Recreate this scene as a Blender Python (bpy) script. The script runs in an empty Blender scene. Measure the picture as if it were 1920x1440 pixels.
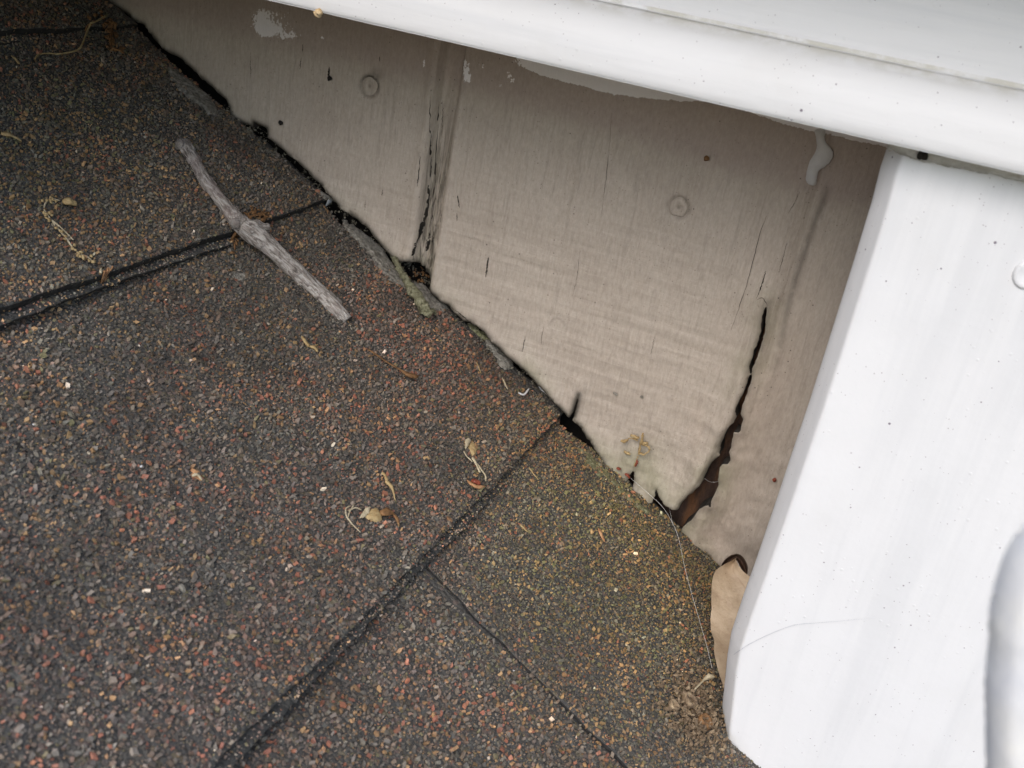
import bpy, bmesh, math, random
import numpy as np
from mathutils import Matrix, Vector

random.seed(7)
RNG = np.random.default_rng(11)
sc = bpy.context.scene

# ------------------------------------------------------------------ camera
F_PX = 2000.0                       # focal length in pixels of a 1920 px wide frame
yv = np.array([888, 750, -F_PX]); yv /= np.linalg.norm(yv)          # wall normal seen from the camera
zv = np.array([806, 4380, 2000.0]); zv -= yv * (zv @ yv); zv /= np.linalg.norm(zv)
xv = np.cross(yv, zv)
M = np.stack([xv, yv, zv])          # camera axes -> world
CAM = np.array([0.0, -0.40, 0.0])   # 40 cm in front of the wall; world z = 0 at eye level
cd = bpy.data.cameras.new('camera'); cam = bpy.data.objects.new('camera', cd)
sc.collection.objects.link(cam)
mw = Matrix.Identity(4)
for i in range(3):
    for j in range(3):
        mw[i][j] = M[i, j]
    mw[i][3] = CAM[i]
cam.matrix_world = mw
cd.sensor_fit = 'HORIZONTAL'; cd.sensor_width = 36.0; cd.lens = 36.0 * F_PX / 1920.0
cd.clip_start = 0.005; cd.clip_end = 500
cd.dof.use_dof = True; cd.dof.focus_distance = 0.40; cd.dof.aperture_fstop = 26
sc.camera = cam

# ------------------------------------------------------------------ light
w = bpy.data.worlds.new('World'); sc.world = w; w.use_nodes = True
nt = w.node_tree
SUN_EL, SUN_AZ = 43.0, 184.0        # azimuth: compass degrees, +Y is north: behind the camera
sky = nt.nodes.new('ShaderNodeTexSky'); sky.sky_type = 'NISHITA'; sky.sun_disc = False
sky.sun_elevation = math.radians(SUN_EL); sky.sun_rotation = math.radians(SUN_AZ)
sky.air_density = 1.0; sky.dust_density = 2.0; sky.ozone_density = 1.6
bg = nt.nodes['Background']; bg.inputs['Strength'].default_value = 0.15
nt.links.new(sky.outputs[0], bg.inputs['Color'])
sl = bpy.data.lights.new('sun', 'SUN'); so = bpy.data.objects.new('sun', sl); sc.collection.objects.link(so)
sl.energy = 0.9; sl.angle = math.radians(50); sl.color = (1.0, 0.97, 0.935)
e, a = math.radians(SUN_EL), math.radians(SUN_AZ)
to_sun = Vector((math.sin(a) * math.cos(e), math.cos(a) * math.cos(e), math.sin(e)))
so.rotation_euler = to_sun.to_track_quat('Z', 'Y').to_euler()
so.location = (0, -2, 3)
sc.view_settings.view_transform = 'Standard'; sc.view_settings.look = 'None'
sc.view_settings.gamma = 1.0; sc.view_settings.use_curve_mapping = False
sc.view_settings.exposure = 0.84
sc.render.engine = 'CYCLES'
sc.cycles.max_bounces = 6
sc.cycles.use_denoising = True

# ------------------------------------------------------------------ projection helpers
def ray(px, py):
    return M @ np.array([px - 960.0, 720.0 - py, -F_PX])

def wallp(px, py, y=0.0):
    r = ray(px, py)
    return CAM + r * ((y - CAM[1]) / r[1])

A0 = wallp(620, 375)                # butt of the upper course at the wall
B0 = wallp(1055, 780)               # butt of the middle course at the wall
EXPO = float(np.linalg.norm(B0 - A0))
DS = (B0 - A0) / EXPO               # down the slope
NS = np.array([-DS[2], 0.0, DS[0]]) # roof normal
YS = np.array([0.0, 1.0, 0.0])
THK = 0.0062

def thk(y):
    """step height at the butts: only one layer near the wall, two further out"""
    t = np.clip((np.asarray(y, float) + 0.030) / -0.075, 0, 1)
    u = np.clip((np.asarray(y, float) + 0.10) / -0.10, 0, 1)
    return 0.0028 + (THK - 0.0028) * t * t * (3 - 2 * t) + 0.0020 * u * u * (3 - 2 * u)

BUTT_TOP = -0.1165                  # the highest course in view was laid a little low
def surf_h(s, y=-0.2):
    """height of the exposed shingle surface over the mean plane through the butts"""
    s = np.asarray(s, float)
    sb = np.where(s <= BUTT_TOP, BUTT_TOP, np.ceil(s / EXPO - 1e-9) * EXPO)
    return -thk(y) * (sb - s) / EXPO

def roof_xyz(s, y, h):
    s = np.asarray(s, float); y = np.asarray(y, float); h = np.asarray(h, float)
    return A0 + s[..., None] * DS + y[..., None] * YS + h[..., None] * NS

def roof_at(px, py, h=0.0):
    """pixel -> (s, y) on the shingle surface (h above it)"""
    r = ray(px, py); hh = -0.5 * THK
    for _ in range(12):
        k = ((A0 - CAM) @ NS + hh + h) / (r @ NS)
        p = CAM + r * k - A0
        s = p @ DS; y = p[1]
        hh = 0.5 * hh + 0.5 * float(surf_h(s, y))
    return s, y

def roofp(px, py, h=0.0):
    s, y = roof_at(px, py, h)
    return roof_xyz(s, y, surf_h(s, y) + h)

def project(P):
    q = (np.asarray(P) - CAM) @ M
    return 960 + F_PX * q[..., 0] / -q[..., 2], 720 - F_PX * q[..., 1] / -q[..., 2]

def px_size(p):
    return float(((p - CAM) @ M)[2] * -1.0 / F_PX)

# ------------------------------------------------------------------ noise
def _h(i, j, seed):
    n = (i.astype(np.int64) * 374761393 + j.astype(np.int64) * 668265263 + seed * 974711) & 0xffffffff
    n = ((n ^ (n >> 13)) * 1274126177) & 0xffffffff
    n = (n ^ (n >> 16)) & 0xffff
    return n / 65535.0

def vnoise(x, y, seed=0):
    x = np.asarray(x, float); y = np.asarray(y, float)
    i = np.floor(x); j = np.floor(y); u = x - i; v = y - j
    u = u * u * (3 - 2 * u); v = v * v * (3 - 2 * v)
    return ((_h(i, j, seed) * (1 - u) + _h(i + 1, j, seed) * u) * (1 - v)
            + (_h(i, j + 1, seed) * (1 - u) + _h(i + 1, j + 1, seed) * u) * v)

def fbm(x, y, seed=0, oct=4):
    t = 0; amp = 0.5; s = 0
    for k in range(oct):
        t = t + amp * vnoise(x * 2 ** k, y * 2 ** k, seed + 17 * k); s += amp; amp *= 0.5
    return t / s

def smooth(a, b, x):
    t = np.clip((x - a) / (b - a), 0, 1)
    return t * t * (3 - 2 * t)

def in_poly(px, py, poly):
    poly = np.asarray(poly); ins = np.zeros(px.shape, bool); n = len(poly)
    for k in range(n):
        x1, y1 = poly[k]; x2, y2 = poly[(k + 1) % n]
        if y1 == y2: continue
        c = ((y1 > py) != (y2 > py)) & (px < (x2 - x1) * (py - y1) / (y2 - y1) + x1)
        ins ^= c
    return ins

def poly_near(px, py, poly, closed=True):
    """distance to a polygon outline, and the nearest point on it"""
    poly = np.asarray(poly, float); n = len(poly)
    best = np.full(px.shape, 1e9); bx = px.copy(); by = py.copy()
    for k in range(n if closed else n - 1):
        x1, y1 = poly[k]; x2, y2 = poly[(k + 1) % n]
        dx, dy = x2 - x1, y2 - y1; L = dx * dx + dy * dy + 1e-18
        t = np.clip(((px - x1) * dx + (py - y1) * dy) / L, 0, 1)
        qx = x1 + t * dx; qy = y1 + t * dy
        d = np.hypot(px - qx, py - qy); m = d < best
        best[m] = d[m]; bx[m] = qx[m]; by[m] = qy[m]
    return best, bx, by

# ------------------------------------------------------------------ object helpers
def link(o, parent=None):
    sc.collection.objects.link(o)
    if parent is not None: o.parent = parent
    return o

def tag(o, label=None, cat=None, group=None, kind=None):
    if label: o['label'] = label
    if cat: o['category'] = cat
    if group: o['group'] = group
    if kind: o['kind'] = kind
    return o

def empty(name, label, cat, group=None):
    o = bpy.data.objects.new(name, None); o.empty_display_size = 0.02
    link(o); return tag(o, label, cat, group)

def np_mesh(name, V, faces_list, mats, parent=None, mat_idx=None, smooth_=True, attrs=None):
    """faces_list: list of (n,k) int arrays; attrs: {name: (n,) floats or (n,4) colours}"""
    me = bpy.data.meshes.new(name)
    V = np.ascontiguousarray(V, np.float32)
    loops = np.concatenate([f.ravel() for f in faces_list]).astype(np.int32)
    sizes = np.concatenate([np.full(len(f), f.shape[1], np.int32) for f in faces_list])
    starts = np.concatenate([[0], np.cumsum(sizes)[:-1]]).astype(np.int32)
    me.vertices.add(len(V)); me.vertices.foreach_set('co', V.ravel())
    me.loops.add(len(loops)); me.loops.foreach_set('vertex_index', loops)
    me.polygons.add(len(sizes)); me.polygons.foreach_set('loop_start', starts); me.polygons.foreach_set('loop_total', sizes)
    if mat_idx is not None: me.polygons.foreach_set('material_index', np.asarray(mat_idx, np.int32))
    sm = np.full(len(sizes), bool(smooth_)) if np.isscalar(smooth_) else np.asarray(smooth_, bool)
    me.polygons.foreach_set('use_smooth', sm)
    for k, val in (attrs or {}).items():
        if val.ndim == 1:
            at = me.attributes.new(k, 'FLOAT', 'POINT'); at.data.foreach_set('value', val.astype(np.float32))
        else:
            at = me.attributes.new(k, 'FLOAT_COLOR', 'POINT'); at.data.foreach_set('color', np.ascontiguousarray(val, np.float32).ravel())
    me.update(calc_edges=True); me.validate()
    for m in (mats if isinstance(mats, (list, tuple)) else [mats]): me.materials.append(m)
    return link(bpy.data.objects.new(name, me), parent)

def grid_faces(nu, nv, off=0):
    i = np.arange((nu - 1) * (nv - 1)); u = i // (nv - 1); v = i % (nv - 1)
    a = u * nv + v + off
    return np.stack([a, a + nv, a + nv + 1, a + 1], 1)

def tube(pts, radii, sides=8, jit=0.0, seed=1, fa=0.45, flat=1.0):
    """one swept tube through pts: vertices, quads and end fans"""
    P = np.asarray(pts, float); R = np.asarray(radii, float) * np.ones(len(P))
    T = np.gradient(P, axis=0); T /= np.linalg.norm(T, axis=1)[:, None] + 1e-12
    up = NS; U = np.cross(T, up); U /= np.linalg.norm(U, axis=1)[:, None] + 1e-12; W = np.cross(U, T)
    th = np.linspace(0, 2 * np.pi, sides, endpoint=False)
    rr = R[:, None] * (1 + jit * (2 * fbm(np.arange(len(P))[:, None] * fa + seed * 31, np.cos(th)[None] * 1.7 + np.sin(th)[None] * 3.1 + 9, seed, 3) - 1))
    V = P[:, None, :] + rr[..., None] * (np.cos(th)[None, :, None] * U[:, None, :] + flat * np.sin(th)[None, :, None] * W[:, None, :])
    V = V.reshape(-1, 3); n = len(P)
    i = np.repeat(np.arange(n - 1), sides); k = np.tile(np.arange(sides), n - 1); k2 = (k + 1) % sides
    Q = np.stack([i * sides + k, i * sides + k2, (i + 1) * sides + k2, (i + 1) * sides + k], 1)
    V = np.concatenate([V, P[:1], P[-1:]])
    k = np.arange(sides); k2 = (k + 1) % sides
    c0, c1 = len(V) - 2, len(V) - 1
    Tr = np.concatenate([np.stack([np.full(sides, c0), k2, k], 1),
                         np.stack([np.full(sides, c1), (n - 1) * sides + k, (n - 1) * sides + k2], 1)])
    return V, Q, Tr

def join(parts):
    """[(V, Q, T)] -> one V, Q, T"""
    off = 0; Vs = []; Qs = []; Ts = []
    for V, Q, T in parts:
        Vs.append(V)
        if Q is not None and len(Q): Qs.append(Q + off)
        if T is not None and len(T): Ts.append(T + off)
        off += len(V)
    return np.concatenate(Vs), [np.concatenate(x) for x in (Qs, Ts) if x]

def spline(pts, n):
    """Catmull-Rom resampling"""
    P = np.asarray(pts, float)
    P = np.concatenate([2 * P[:1] - P[1:2], P, 2 * P[-1:] - P[-2:-1]])
    m = len(P) - 3; t = np.linspace(0, m - 1e-6, n); i = t.astype(int); u = (t - i)[:, None]
    p0, p1, p2, p3 = P[i], P[i + 1], P[i + 2], P[i + 3]
    return 0.5 * (2 * p1 + (p2 - p0) * u + (2 * p0 - 5 * p1 + 4 * p2 - p3) * u ** 2 + (3 * p1 - p0 - 3 * p2 + p3) * u ** 3)

def patch(poly2, to3, thick, res, rough=0.3, edge=None, seed=3, base=0.0, curl=None, under=True):
    """a lumpy plate with the outline poly2 (plane coordinates); to3(a, b, h) lifts it into space"""
    poly = np.asarray(poly2, float)
    lo = poly.min(0) - res; hi = poly.max(0) + res
    nu = int((hi[0] - lo[0]) / res) + 2; nv = int((hi[1] - lo[1]) / res) + 2
    gx, gy = np.meshgrid(lo[0] + res * np.arange(nu), lo[1] + res * np.arange(nv), indexing='ij')
    cx = gx[:-1, :-1] + res / 2; cy = gy[:-1, :-1] + res / 2
    keep = in_poly(cx, cy, poly)
    if not keep.any(): keep[keep.shape[0] // 2, keep.shape[1] // 2] = True
    F = grid_faces(nu, nv).reshape(nu - 1, nv - 1, 4)[keep]
    use = np.unique(F); mp = np.full(nu * nv, -1); mp[use] = np.arange(len(use)); F = mp[F]
    x = gx.ravel()[use]; y = gy.ravel()[use]
    d, bx, by = poly_near(x, y, poly)
    ins = in_poly(x, y, poly)
    snap = (~ins) | (d < res * 0.4)
    x = np.where(snap, bx, x); y = np.where(snap, by, y); d = np.where(snap, 0, d)
    edge = edge or thick * 1.5
    k = np.sqrt(np.clip(d / edge, 0, 1)) if edge else 1.0
    nz = fbm(x / (res * 5) + seed, y / (res * 5), seed, 3) - 0.5
    h = thick * k * (1 + 2 * rough * nz)
    c = curl(x, y) if curl is not None else 0.0
    top = to3(x, y, base + c + h)
    if not under: return top, F, None
    bot = to3(x, y, base + c + 0 * h - 1e-5)
    n = len(x)
    V = np.concatenate([top, bot]); return V, np.concatenate([F, F[:, ::-1] + n]), None

def bevel_edges_open(F):
    """directed boundary edges of a quad list"""
    e = np.concatenate([F[:, [0, 1]], F[:, [1, 2]], F[:, [2, 3]], F[:, [3, 0]]])
    big = int(e.max()) + 1
    key = e[:, 0].astype(np.int64) * big + e[:, 1]; rev = e[:, 1].astype(np.int64) * big + e[:, 0]
    return e[~np.isin(key, rev)]

# ------------------------------------------------------------------ materials
def new_mat(name):
    m = bpy.data.materials.new(name); m.use_nodes = True
    nt = m.node_tree; b = nt.nodes['Principled BSDF']
    return m, nt, b

class G:
    """small node graph writer"""
    def __init__(s, nt): s.nt = nt
    def n(s, t, **k):
        o = s.nt.nodes.new(t)
        for a_, v in k.items(): setattr(o, a_, v)
        return o
    def put(s, sock, v):
        if isinstance(v, bpy.types.NodeSocket): s.nt.links.new(v, sock)
        elif v is not None: sock.default_value = v
    def obj(s, scale=(1, 1, 1)):
        tc = s.n('ShaderNodeTexCoord'); mp = s.n('ShaderNodeMapping'); mp.inputs['Scale'].default_value = scale
        s.nt.links.new(tc.outputs['Object'], mp.inputs['Vector']); return mp.outputs[0]
    def noise(s, vec, scale, detail=4, rough=0.55, dist=0.0):
        o = s.n('ShaderNodeTexNoise'); s.put(o.inputs['Vector'], vec); s.put(o.inputs['Scale'], scale)
        s.put(o.inputs['Detail'], detail); s.put(o.inputs['Roughness'], rough); s.put(o.inputs['Distortion'], dist)
        return o.outputs['Fac']
    def voro(s, vec, scale, feature='F1', rnd=1.0):
        o = s.n('ShaderNodeTexVoronoi', feature=feature); s.put(o.inputs['Vector'], vec); s.put(o.inputs['Scale'], scale)
        s.put(o.inputs['Randomness'], rnd); return o
    def m(s, op, a_, b_=None, c_=None, clamp=False):
        o = s.n('ShaderNodeMath', operation=op, use_clamp=clamp)
        for k, v in enumerate((a_, b_, c_)):
            if v is not None: s.put(o.inputs[k], v)
        return o.outputs[0]
    def ramp(s, fac, stops, interp='LINEAR'):
        o = s.n('ShaderNodeValToRGB'); s.put(o.inputs[0], fac); r = o.color_ramp; r.interpolation = interp
        while len(r.elements) < len(stops): r.elements.new(0.5)
        for el, (p, c) in zip(r.elements, stops):
            el.position = p; el.color = tuple(c) + (1,) if len(c) == 3 else c
        return o.outputs[0]
    def step(s, x, a_, b_):
        o = s.n('ShaderNodeMapRange', interpolation_type='SMOOTHSTEP'); s.put(o.inputs[0], x)
        s.put(o.inputs[1], a_); s.put(o.inputs[2], b_); return o.outputs[0]
    def mix(s, fac, a_, b_, blend='MIX'):
        o = s.n('ShaderNodeMix', data_type='RGBA', blend_type=blend)
        s.put(o.inputs[0], fac)
        for k, v in ((6, a_), (7, b_)):
            s.put(o.inputs[k], v + (1,) if isinstance(v, tuple) and len(v) == 3 else v)
        return o.outputs[2]
    def attr(s, name, out='Fac'):
        o = s.n('ShaderNodeAttribute', attribute_name=name); return o.outputs[out]
    def bump(s, h, strength, dist, normal=None):
        o = s.n('ShaderNodeBump'); s.put(o.inputs['Height'], h); s.put(o.inputs['Strength'], strength)
        s.put(o.inputs['Distance'], dist)
        if normal is not None: s.put(o.inputs['Normal'], normal)
        return o.outputs[0]

def mat_wall():
    m, nt, b = new_mat('siding_paint'); g = G(nt)
    o = g.obj(); grain = g.obj((480, 480, 42)); fine = g.obj((1100, 1100, 150)); horiz = g.obj((18, 300, 330))
    n1 = g.noise(grain, 1.0, 6, 0.65, 1.2); n2 = g.noise(fine, 1.0, 3); nh = g.noise(horiz, 1.0, 4, 0.6); nb = g.noise(o, 26, 5, 0.6)
    nl = g.noise(o, 9, 3)
    base = g.ramp(g.m('ADD', g.m('MULTIPLY', nb, 0.6), g.m('MULTIPLY', g.noise(o, 75, 5, 0.7, 0.5), 0.4)), [(0.25, (0.385, 0.323, 0.262)), (0.5, (0.447, 0.382, 0.315)), (0.8, (0.488, 0.424, 0.352))])
    base = g.mix(g.m('MULTIPLY', g.step(n1, 0.47, 0.74), 0.42), base, (0.26, 0.228, 0.182))
    base = g.mix(g.m('MULTIPLY', g.step(n1, 0.52, 0.30), 0.25), base, (0.46, 0.42, 0.35))
    base = g.mix(g.m('MULTIPLY', g.step(nh, 0.52, 0.70), g.m('MULTIPLY', g.attr('rough'), 0.09)), base, (0.30, 0.265, 0.21))
    # smoother pink-brown coat brushed on along the top
    ut = g.m('ADD', g.attr('topcoat'), g.m('MULTIPLY', g.m('SUBTRACT', nb, 0.5), 0.5))
    base = g.mix(g.m('MULTIPLY', g.step(ut, 0.25, 0.85), 0.85), base, g.mix(nl, (0.335, 0.265, 0.225), (0.40, 0.325, 0.28)))
    base = g.mix(g.m('MULTIPLY', g.attr('warm'), 0.5), base, (0.38, 0.30, 0.235))
    # grey weathered wood inside the groove
    base = g.mix(g.m('MULTIPLY', g.attr('bare'), g.step(n1, 0.30, 0.60)), base, g.mix(g.step(g.noise(g.obj((1100, 1100, 22)), 1.0, 4, 0.6), 0.38, 0.62), (0.055, 0.042, 0.030), (0.29, 0.255, 0.195)))
    # algae and dirt by the roof, plus painted groove shade
    base = g.mix(g.m('MULTIPLY', g.attr('algae'), g.m('MULTIPLY', g.step(nb, 0.36, 0.66), 0.6)), base, (0.24, 0.235, 0.14))
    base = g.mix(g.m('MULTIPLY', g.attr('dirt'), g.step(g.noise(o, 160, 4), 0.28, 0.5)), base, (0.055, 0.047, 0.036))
    # specks
    v = g.voro(o, 330, rnd=1.0); sp = g.m('MULTIPLY', g.step(g.m('ADD', v.outputs['Distance'], g.m('MULTIPLY', n2, 0.14)), 0.19, 0.11), g.step(g.noise(o, 44, 2), 0.50, 0.58))
    base = g.mix(g.m('MULTIPLY', sp, 0.8), base, (0.05, 0.038, 0.03))
    v = g.voro(o, 620); sp = g.m('MULTIPLY', g.step(v.outputs['Distance'], 0.16, 0.05), g.step(g.noise(o, 80, 2), 0.50, 0.56))
    base = g.mix(g.m('MULTIPLY', sp, 0.6), base, (0.07, 0.055, 0.045))
    gn = g.noise(g.obj((1, 1, 0.45)), 800, 5, 0.75)
    base = g.mix(1.0, base, g.ramp(gn, [(0.3, (0.86, 0.85, 0.84)), (0.7, (1.11, 1.11, 1.11))]), 'MULTIPLY')
    # white paint that strayed on to the siding
    wp = g.m('ADD', g.attr('white'), g.m('MULTIPLY', g.m('SUBTRACT', g.noise(g.obj((820, 820, 640)), 1.0, 4, 0.7), 0.5), 1.5))
    base = g.mix(g.m('MULTIPLY', g.step(wp, 0.5, 0.535), 0.92), base, (0.80, 0.755, 0.745))
    g.put(b.inputs['Base Color'], base); b.inputs['Roughness'].default_value = 0.55
    b.inputs['Specular IOR Level'].default_value = 0.35
    h = g.m('ADD', g.m('MULTIPLY', n1, 0.8), g.m('ADD', g.m('MULTIPLY', n2, 0.25), g.m('MULTIPLY', nh, g.m('MULTIPLY', g.attr('rough'), 0.8))))
    h = g.m('ADD', h, g.m('MULTIPLY', g.noise(o, 300, 4), 0.5))
    g.put(b.inputs['Normal'], g.bump(h, 0.8, 0.0006))
    return m

def mat_white(name, col=(0.70, 0.70, 0.695), dirt=1.0, streak_scale=(1, 1, 1), rough=0.6):
    m, nt, b = new_mat(name); g = G(nt)
    o = g.obj(); st = g.obj(streak_scale)
    ns = g.noise(st, 1.0, 4, 0.6); nb = g.noise(o, 22, 4, 0.6)
    base = g.mix(g.m('MULTIPLY', g.step(ns, 0.46, 0.70), 0.34 * dirt), col, (0.57, 0.57, 0.57))
    base = g.mix(g.m('MULTIPLY', g.step(nb, 0.52, 0.72), 0.22 * dirt), base, (0.60, 0.585, 0.555))
    base = g.mix(g.m('MULTIPLY', g.attr('grime'), g.step(g.noise(o, 130, 5, 0.65), 0.3, 0.62)), base, (0.40, 0.37, 0.27))
    for s_, r_, th, c_ in ((170, 0.070, 0.46, (0.14, 0.11, 0.14)), (300, 0.085, 0.45, (0.24, 0.2, 0.22)), (620, 0.12, 0.46, (0.34, 0.3, 0.3))):
        v = g.voro(o, s_)
        rad = g.m('MULTIPLY', g.m('FRACT', g.m('MULTIPLY', v.outputs['Color'], 7.3)), r_)
        sp = g.m('MULTIPLY', g.m('LESS_THAN', v.outputs['Distance'], rad), g.step(g.noise(o, 31 + s_ * 0.1, 2), th, th + 0.04))
        base = g.mix(g.m('MULTIPLY', sp, 0.85), base, c_)
    g.put(b.inputs['Base Color'], base); b.inputs['Roughness'].default_value = rough; b.inputs['Specular IOR Level'].default_value = 0.3
    h = g.m('ADD', g.m('MULTIPLY', ns, 0.8), g.m('MULTIPLY', g.noise(o, 240, 4), 0.5))
    v = g.voro(o, 260); h = g.m('ADD', h, g.m('MULTIPLY', g.m('MULTIPLY', g.step(v.outputs['Distance'], 0.16, 0.05), g.step(g.noise(o, 40, 2), 0.54, 0.62)), 0.35))
    g.put(b.inputs['Normal'], g.bump(h, 0.45, 0.0005))
    return m

def mat_asphalt():
    m, nt, b = new_mat('asphalt_mat'); g = G(nt); o = g.obj()
    v = g.voro(o, 620); n = g.noise(o, 90, 4); nf = g.noise(o, 1500, 3)
    col = g.ramp(g.m('FRACT', g.m('MULTIPLY', v.outputs['Color'], 5.7)),
                 [(0.0, (0.055, 0.052, 0.047)), (0.62, (0.075, 0.069, 0.060)), (0.76, (0.12, 0.085, 0.07)), (0.86, (0.13, 0.105, 0.065)), (0.93, (0.11, 0.105, 0.09))], 'CONSTANT')
    col = g.mix(g.m('MULTIPLY', g.step(nf, 0.45, 0.7), 0.5), col, (0.115, 0.10, 0.075))
    col = g.mix(g.m('MULTIPLY', g.step(n, 0.4, 0.7), 0.3), col, (0.07, 0.062, 0.048))
    g.put(b.inputs['Base Color'], col); b.inputs['Roughness'].default_value = 0.85
    h = g.m('ADD', g.m('SUBTRACT', 1.0, v.outputs['Distance']), g.m('MULTIPLY', nf, 0.7))
    g.put(b.inputs['Normal'], g.bump(h, 0.9, 0.0008)); return m

def mat_granule():
    m, nt, b = new_mat('mineral_granule'); g = G(nt); o = g.obj()
    c = g.attr('granule_colour', 'Color'); n = g.noise(o, 2600, 3)
    g.put(b.inputs['Base Color'], g.mix(0.55, c, g.ramp(n, [(0.3, (0.55, 0.55, 0.55)), (0.7, (1.25, 1.2, 1.12))]), 'MULTIPLY'))
    b.inputs['Roughness'].default_value = 0.6; b.inputs['Specular IOR Level'].default_value = 0.45
    g.put(b.inputs['Normal'], g.bump(n, 0.5, 0.0002)); return m

def mat_simple(name, c1, c2, scale, rough=0.8, bump=0.5, bdist=0.0004, stretch=(1, 1, 1), c3=None, sss=0.0, detail=5):
    m, nt, b = new_mat(name); g = G(nt)
    o = g.obj(stretch); n = g.noise(o, scale, detail, 0.6)
    stops = [(0.3, c1), (0.7, c2)] if c3 is None else [(0.28, c1), (0.5, c2), (0.72, c3)]
    g.put(b.inputs['Base Color'], g.ramp(n, stops)); b.inputs['Roughness'].default_value = rough
    b.inputs['Specular IOR Level'].default_value = 0.3
    g.put(b.inputs['Normal'], g.bump(g.noise(o, scale * 2.3, 5, 0.65), bump, bdist)); return m

def mat_bark():
    m, nt, b = new_mat('grey_bark'); g = G(nt); o = g.obj()
    cb = g.n('ShaderNodeCombineXYZ'); g.put(cb.inputs[0], g.m('MULTIPLY', g.attr('along'), 0.22)); g.put(cb.inputs[1], g.attr('around')); o = cb.outputs[0]
    n = g.noise(o, 900, 6, 0.65, 0.8); nb = g.noise(g.obj(), 90, 3); nf = g.noise(g.obj(), 1300, 3)
    c = g.ramp(n, [(0.28, (0.05, 0.038, 0.030)), (0.42, (0.20, 0.168, 0.142)), (0.55, (0.43, 0.39, 0.345)), (0.75, (0.62, 0.585, 0.53))])
    c = g.mix(g.m('MULTIPLY', g.step(nb, 0.5, 0.7), 0.45), c, (0.27, 0.205, 0.19))
    c = g.mix(g.m('MULTIPLY', g.step(nf, 0.56, 0.7), 0.5), c, (0.12, 0.09, 0.07))
    g.put(b.inputs['Base Color'], c); b.inputs['Roughness'].default_value = 0.75
    g.put(b.inputs['Normal'], g.bump(g.m('ADD', n, g.m('MULTIPLY', nf, 0.5)), 1.0, 0.0012)); return m

M_WALL = mat_wall()
M_WHITE = mat_white('white_trim_paint', (0.71, 0.702, 0.692), 1.0, (95, 95, 7))
M_WHITE_H = mat_white('white_fascia_paint', (0.69, 0.68, 0.665), 1.2, (7, 60, 160))
M_ASPH = mat_asphalt(); M_GRAN = mat_granule()
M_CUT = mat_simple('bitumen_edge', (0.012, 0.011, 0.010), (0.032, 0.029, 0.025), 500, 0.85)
M_DARK = mat_simple('dark_crack', (0.012, 0.010, 0.008), (0.03, 0.024, 0.018), 200)
M_FELT = mat_simple('tar_paper', (0.010, 0.009, 0.008), (0.022, 0.019, 0.016), 120, 0.9)
M_ROT = mat_simple('rotten_wood', (0.020, 0.012, 0.009), (0.060, 0.036, 0.026), 150, 0.9, 1.0, 0.0015, (1, 1, 0.3), (0.17, 0.078, 0.034))
M_BARK = mat_bark()
M_LICHEN = mat_simple('lichen_crust', (0.08, 0.076, 0.045), (0.22, 0.21, 0.125), 620, 0.9, 1.0, 0.001, (1, 1, 1), (0.38, 0.36, 0.25))
M_CEMENT = mat_simple('grey_sealant', (0.09, 0.082, 0.068), (0.25, 0.23, 0.19), 620, 0.9, 1.0, 0.0009, (1, 1, 1), (0.46, 0.43, 0.37), detail=8)
M_MOSSY = mat_simple('mossy_crust', (0.05, 0.052, 0.034), (0.17, 0.165, 0.085), 640, 0.9, 0.9, 0.0006, (1, 1, 1), (0.38, 0.37, 0.24))
M_STRAW = mat_simple('dry_straw', (0.28, 0.18, 0.075), (0.48, 0.36, 0.18), 600, 0.7, 0.5, 0.0002)
M_HUSK = mat_simple('dry_husk', (0.36, 0.29, 0.18), (0.58, 0.50, 0.34), 420, 0.6, 0.5, 0.0003)
M_BROWNBIT = mat_simple('brown_seed', (0.09, 0.045, 0.02), (0.27, 0.14, 0.055), 500, 0.7, 0.6, 0.0003)
M_ORANGE = mat_simple('orange_husk', (0.32, 0.15, 0.065), (0.52, 0.30, 0.15), 400, 0.6, 0.5, 0.0003)
M_RED = mat_simple('red_seed', (0.14, 0.03, 0.018), (0.30, 0.075, 0.04), 500, 0.4, 0.3, 0.0002)
M_WFLAKE = mat_simple('white_flake', (0.55, 0.54, 0.52), (0.75, 0.74, 0.72), 300, 0.6, 0.4, 0.0003)
M_SILK = mat_simple('silk', (0.62, 0.60, 0.56), (0.75, 0.73, 0.70), 300, 0.4, 0.1)
M_DIRT = mat_simple('soil_crumbs', (0.07, 0.048, 0.032), (0.22, 0.155, 0.095), 420, 0.95, 0.9, 0.0006, (1, 1, 1), (0.44, 0.33, 0.20))
M_DRIP = mat_simple('paint_drip', (0.50, 0.475, 0.46), (0.62, 0.60, 0.58), 120, 0.45, 0.3, 0.0004)

def mat_leaf():
    m, nt, b = new_mat('dead_leaf'); g = G(nt); o = g.obj(); n = g.noise(o, 120, 5, 0.6); nf = g.noise(o, 900, 3)
    c = g.ramp(n, [(0.3, (0.34, 0.245, 0.155)), (0.55, (0.46, 0.35, 0.235)), (0.75, (0.54, 0.425, 0.30))])
    c = g.mix(g.m('MULTIPLY', g.attr('curl'), 0.92), c, (0.075, 0.03, 0.02))
    c = g.mix(g.m('MULTIPLY', g.attr('vein'), 0.55), c, (0.27, 0.17, 0.10))
    v = g.voro(o, 330); c = g.mix(g.m('MULTIPLY', g.step(v.outputs['Distance'], 0.10, 0.04), 0.7), c, (0.16, 0.08, 0.04))
    g.put(b.inputs['Base Color'], c); b.inputs['Roughness'].default_value = 0.6
    g.put(b.inputs['Normal'], g.bump(g.m('ADD', nf, g.m('MULTIPLY', n, 2.0)), 0.5, 0.0004)); return m
M_LEAF = mat_leaf()

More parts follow.
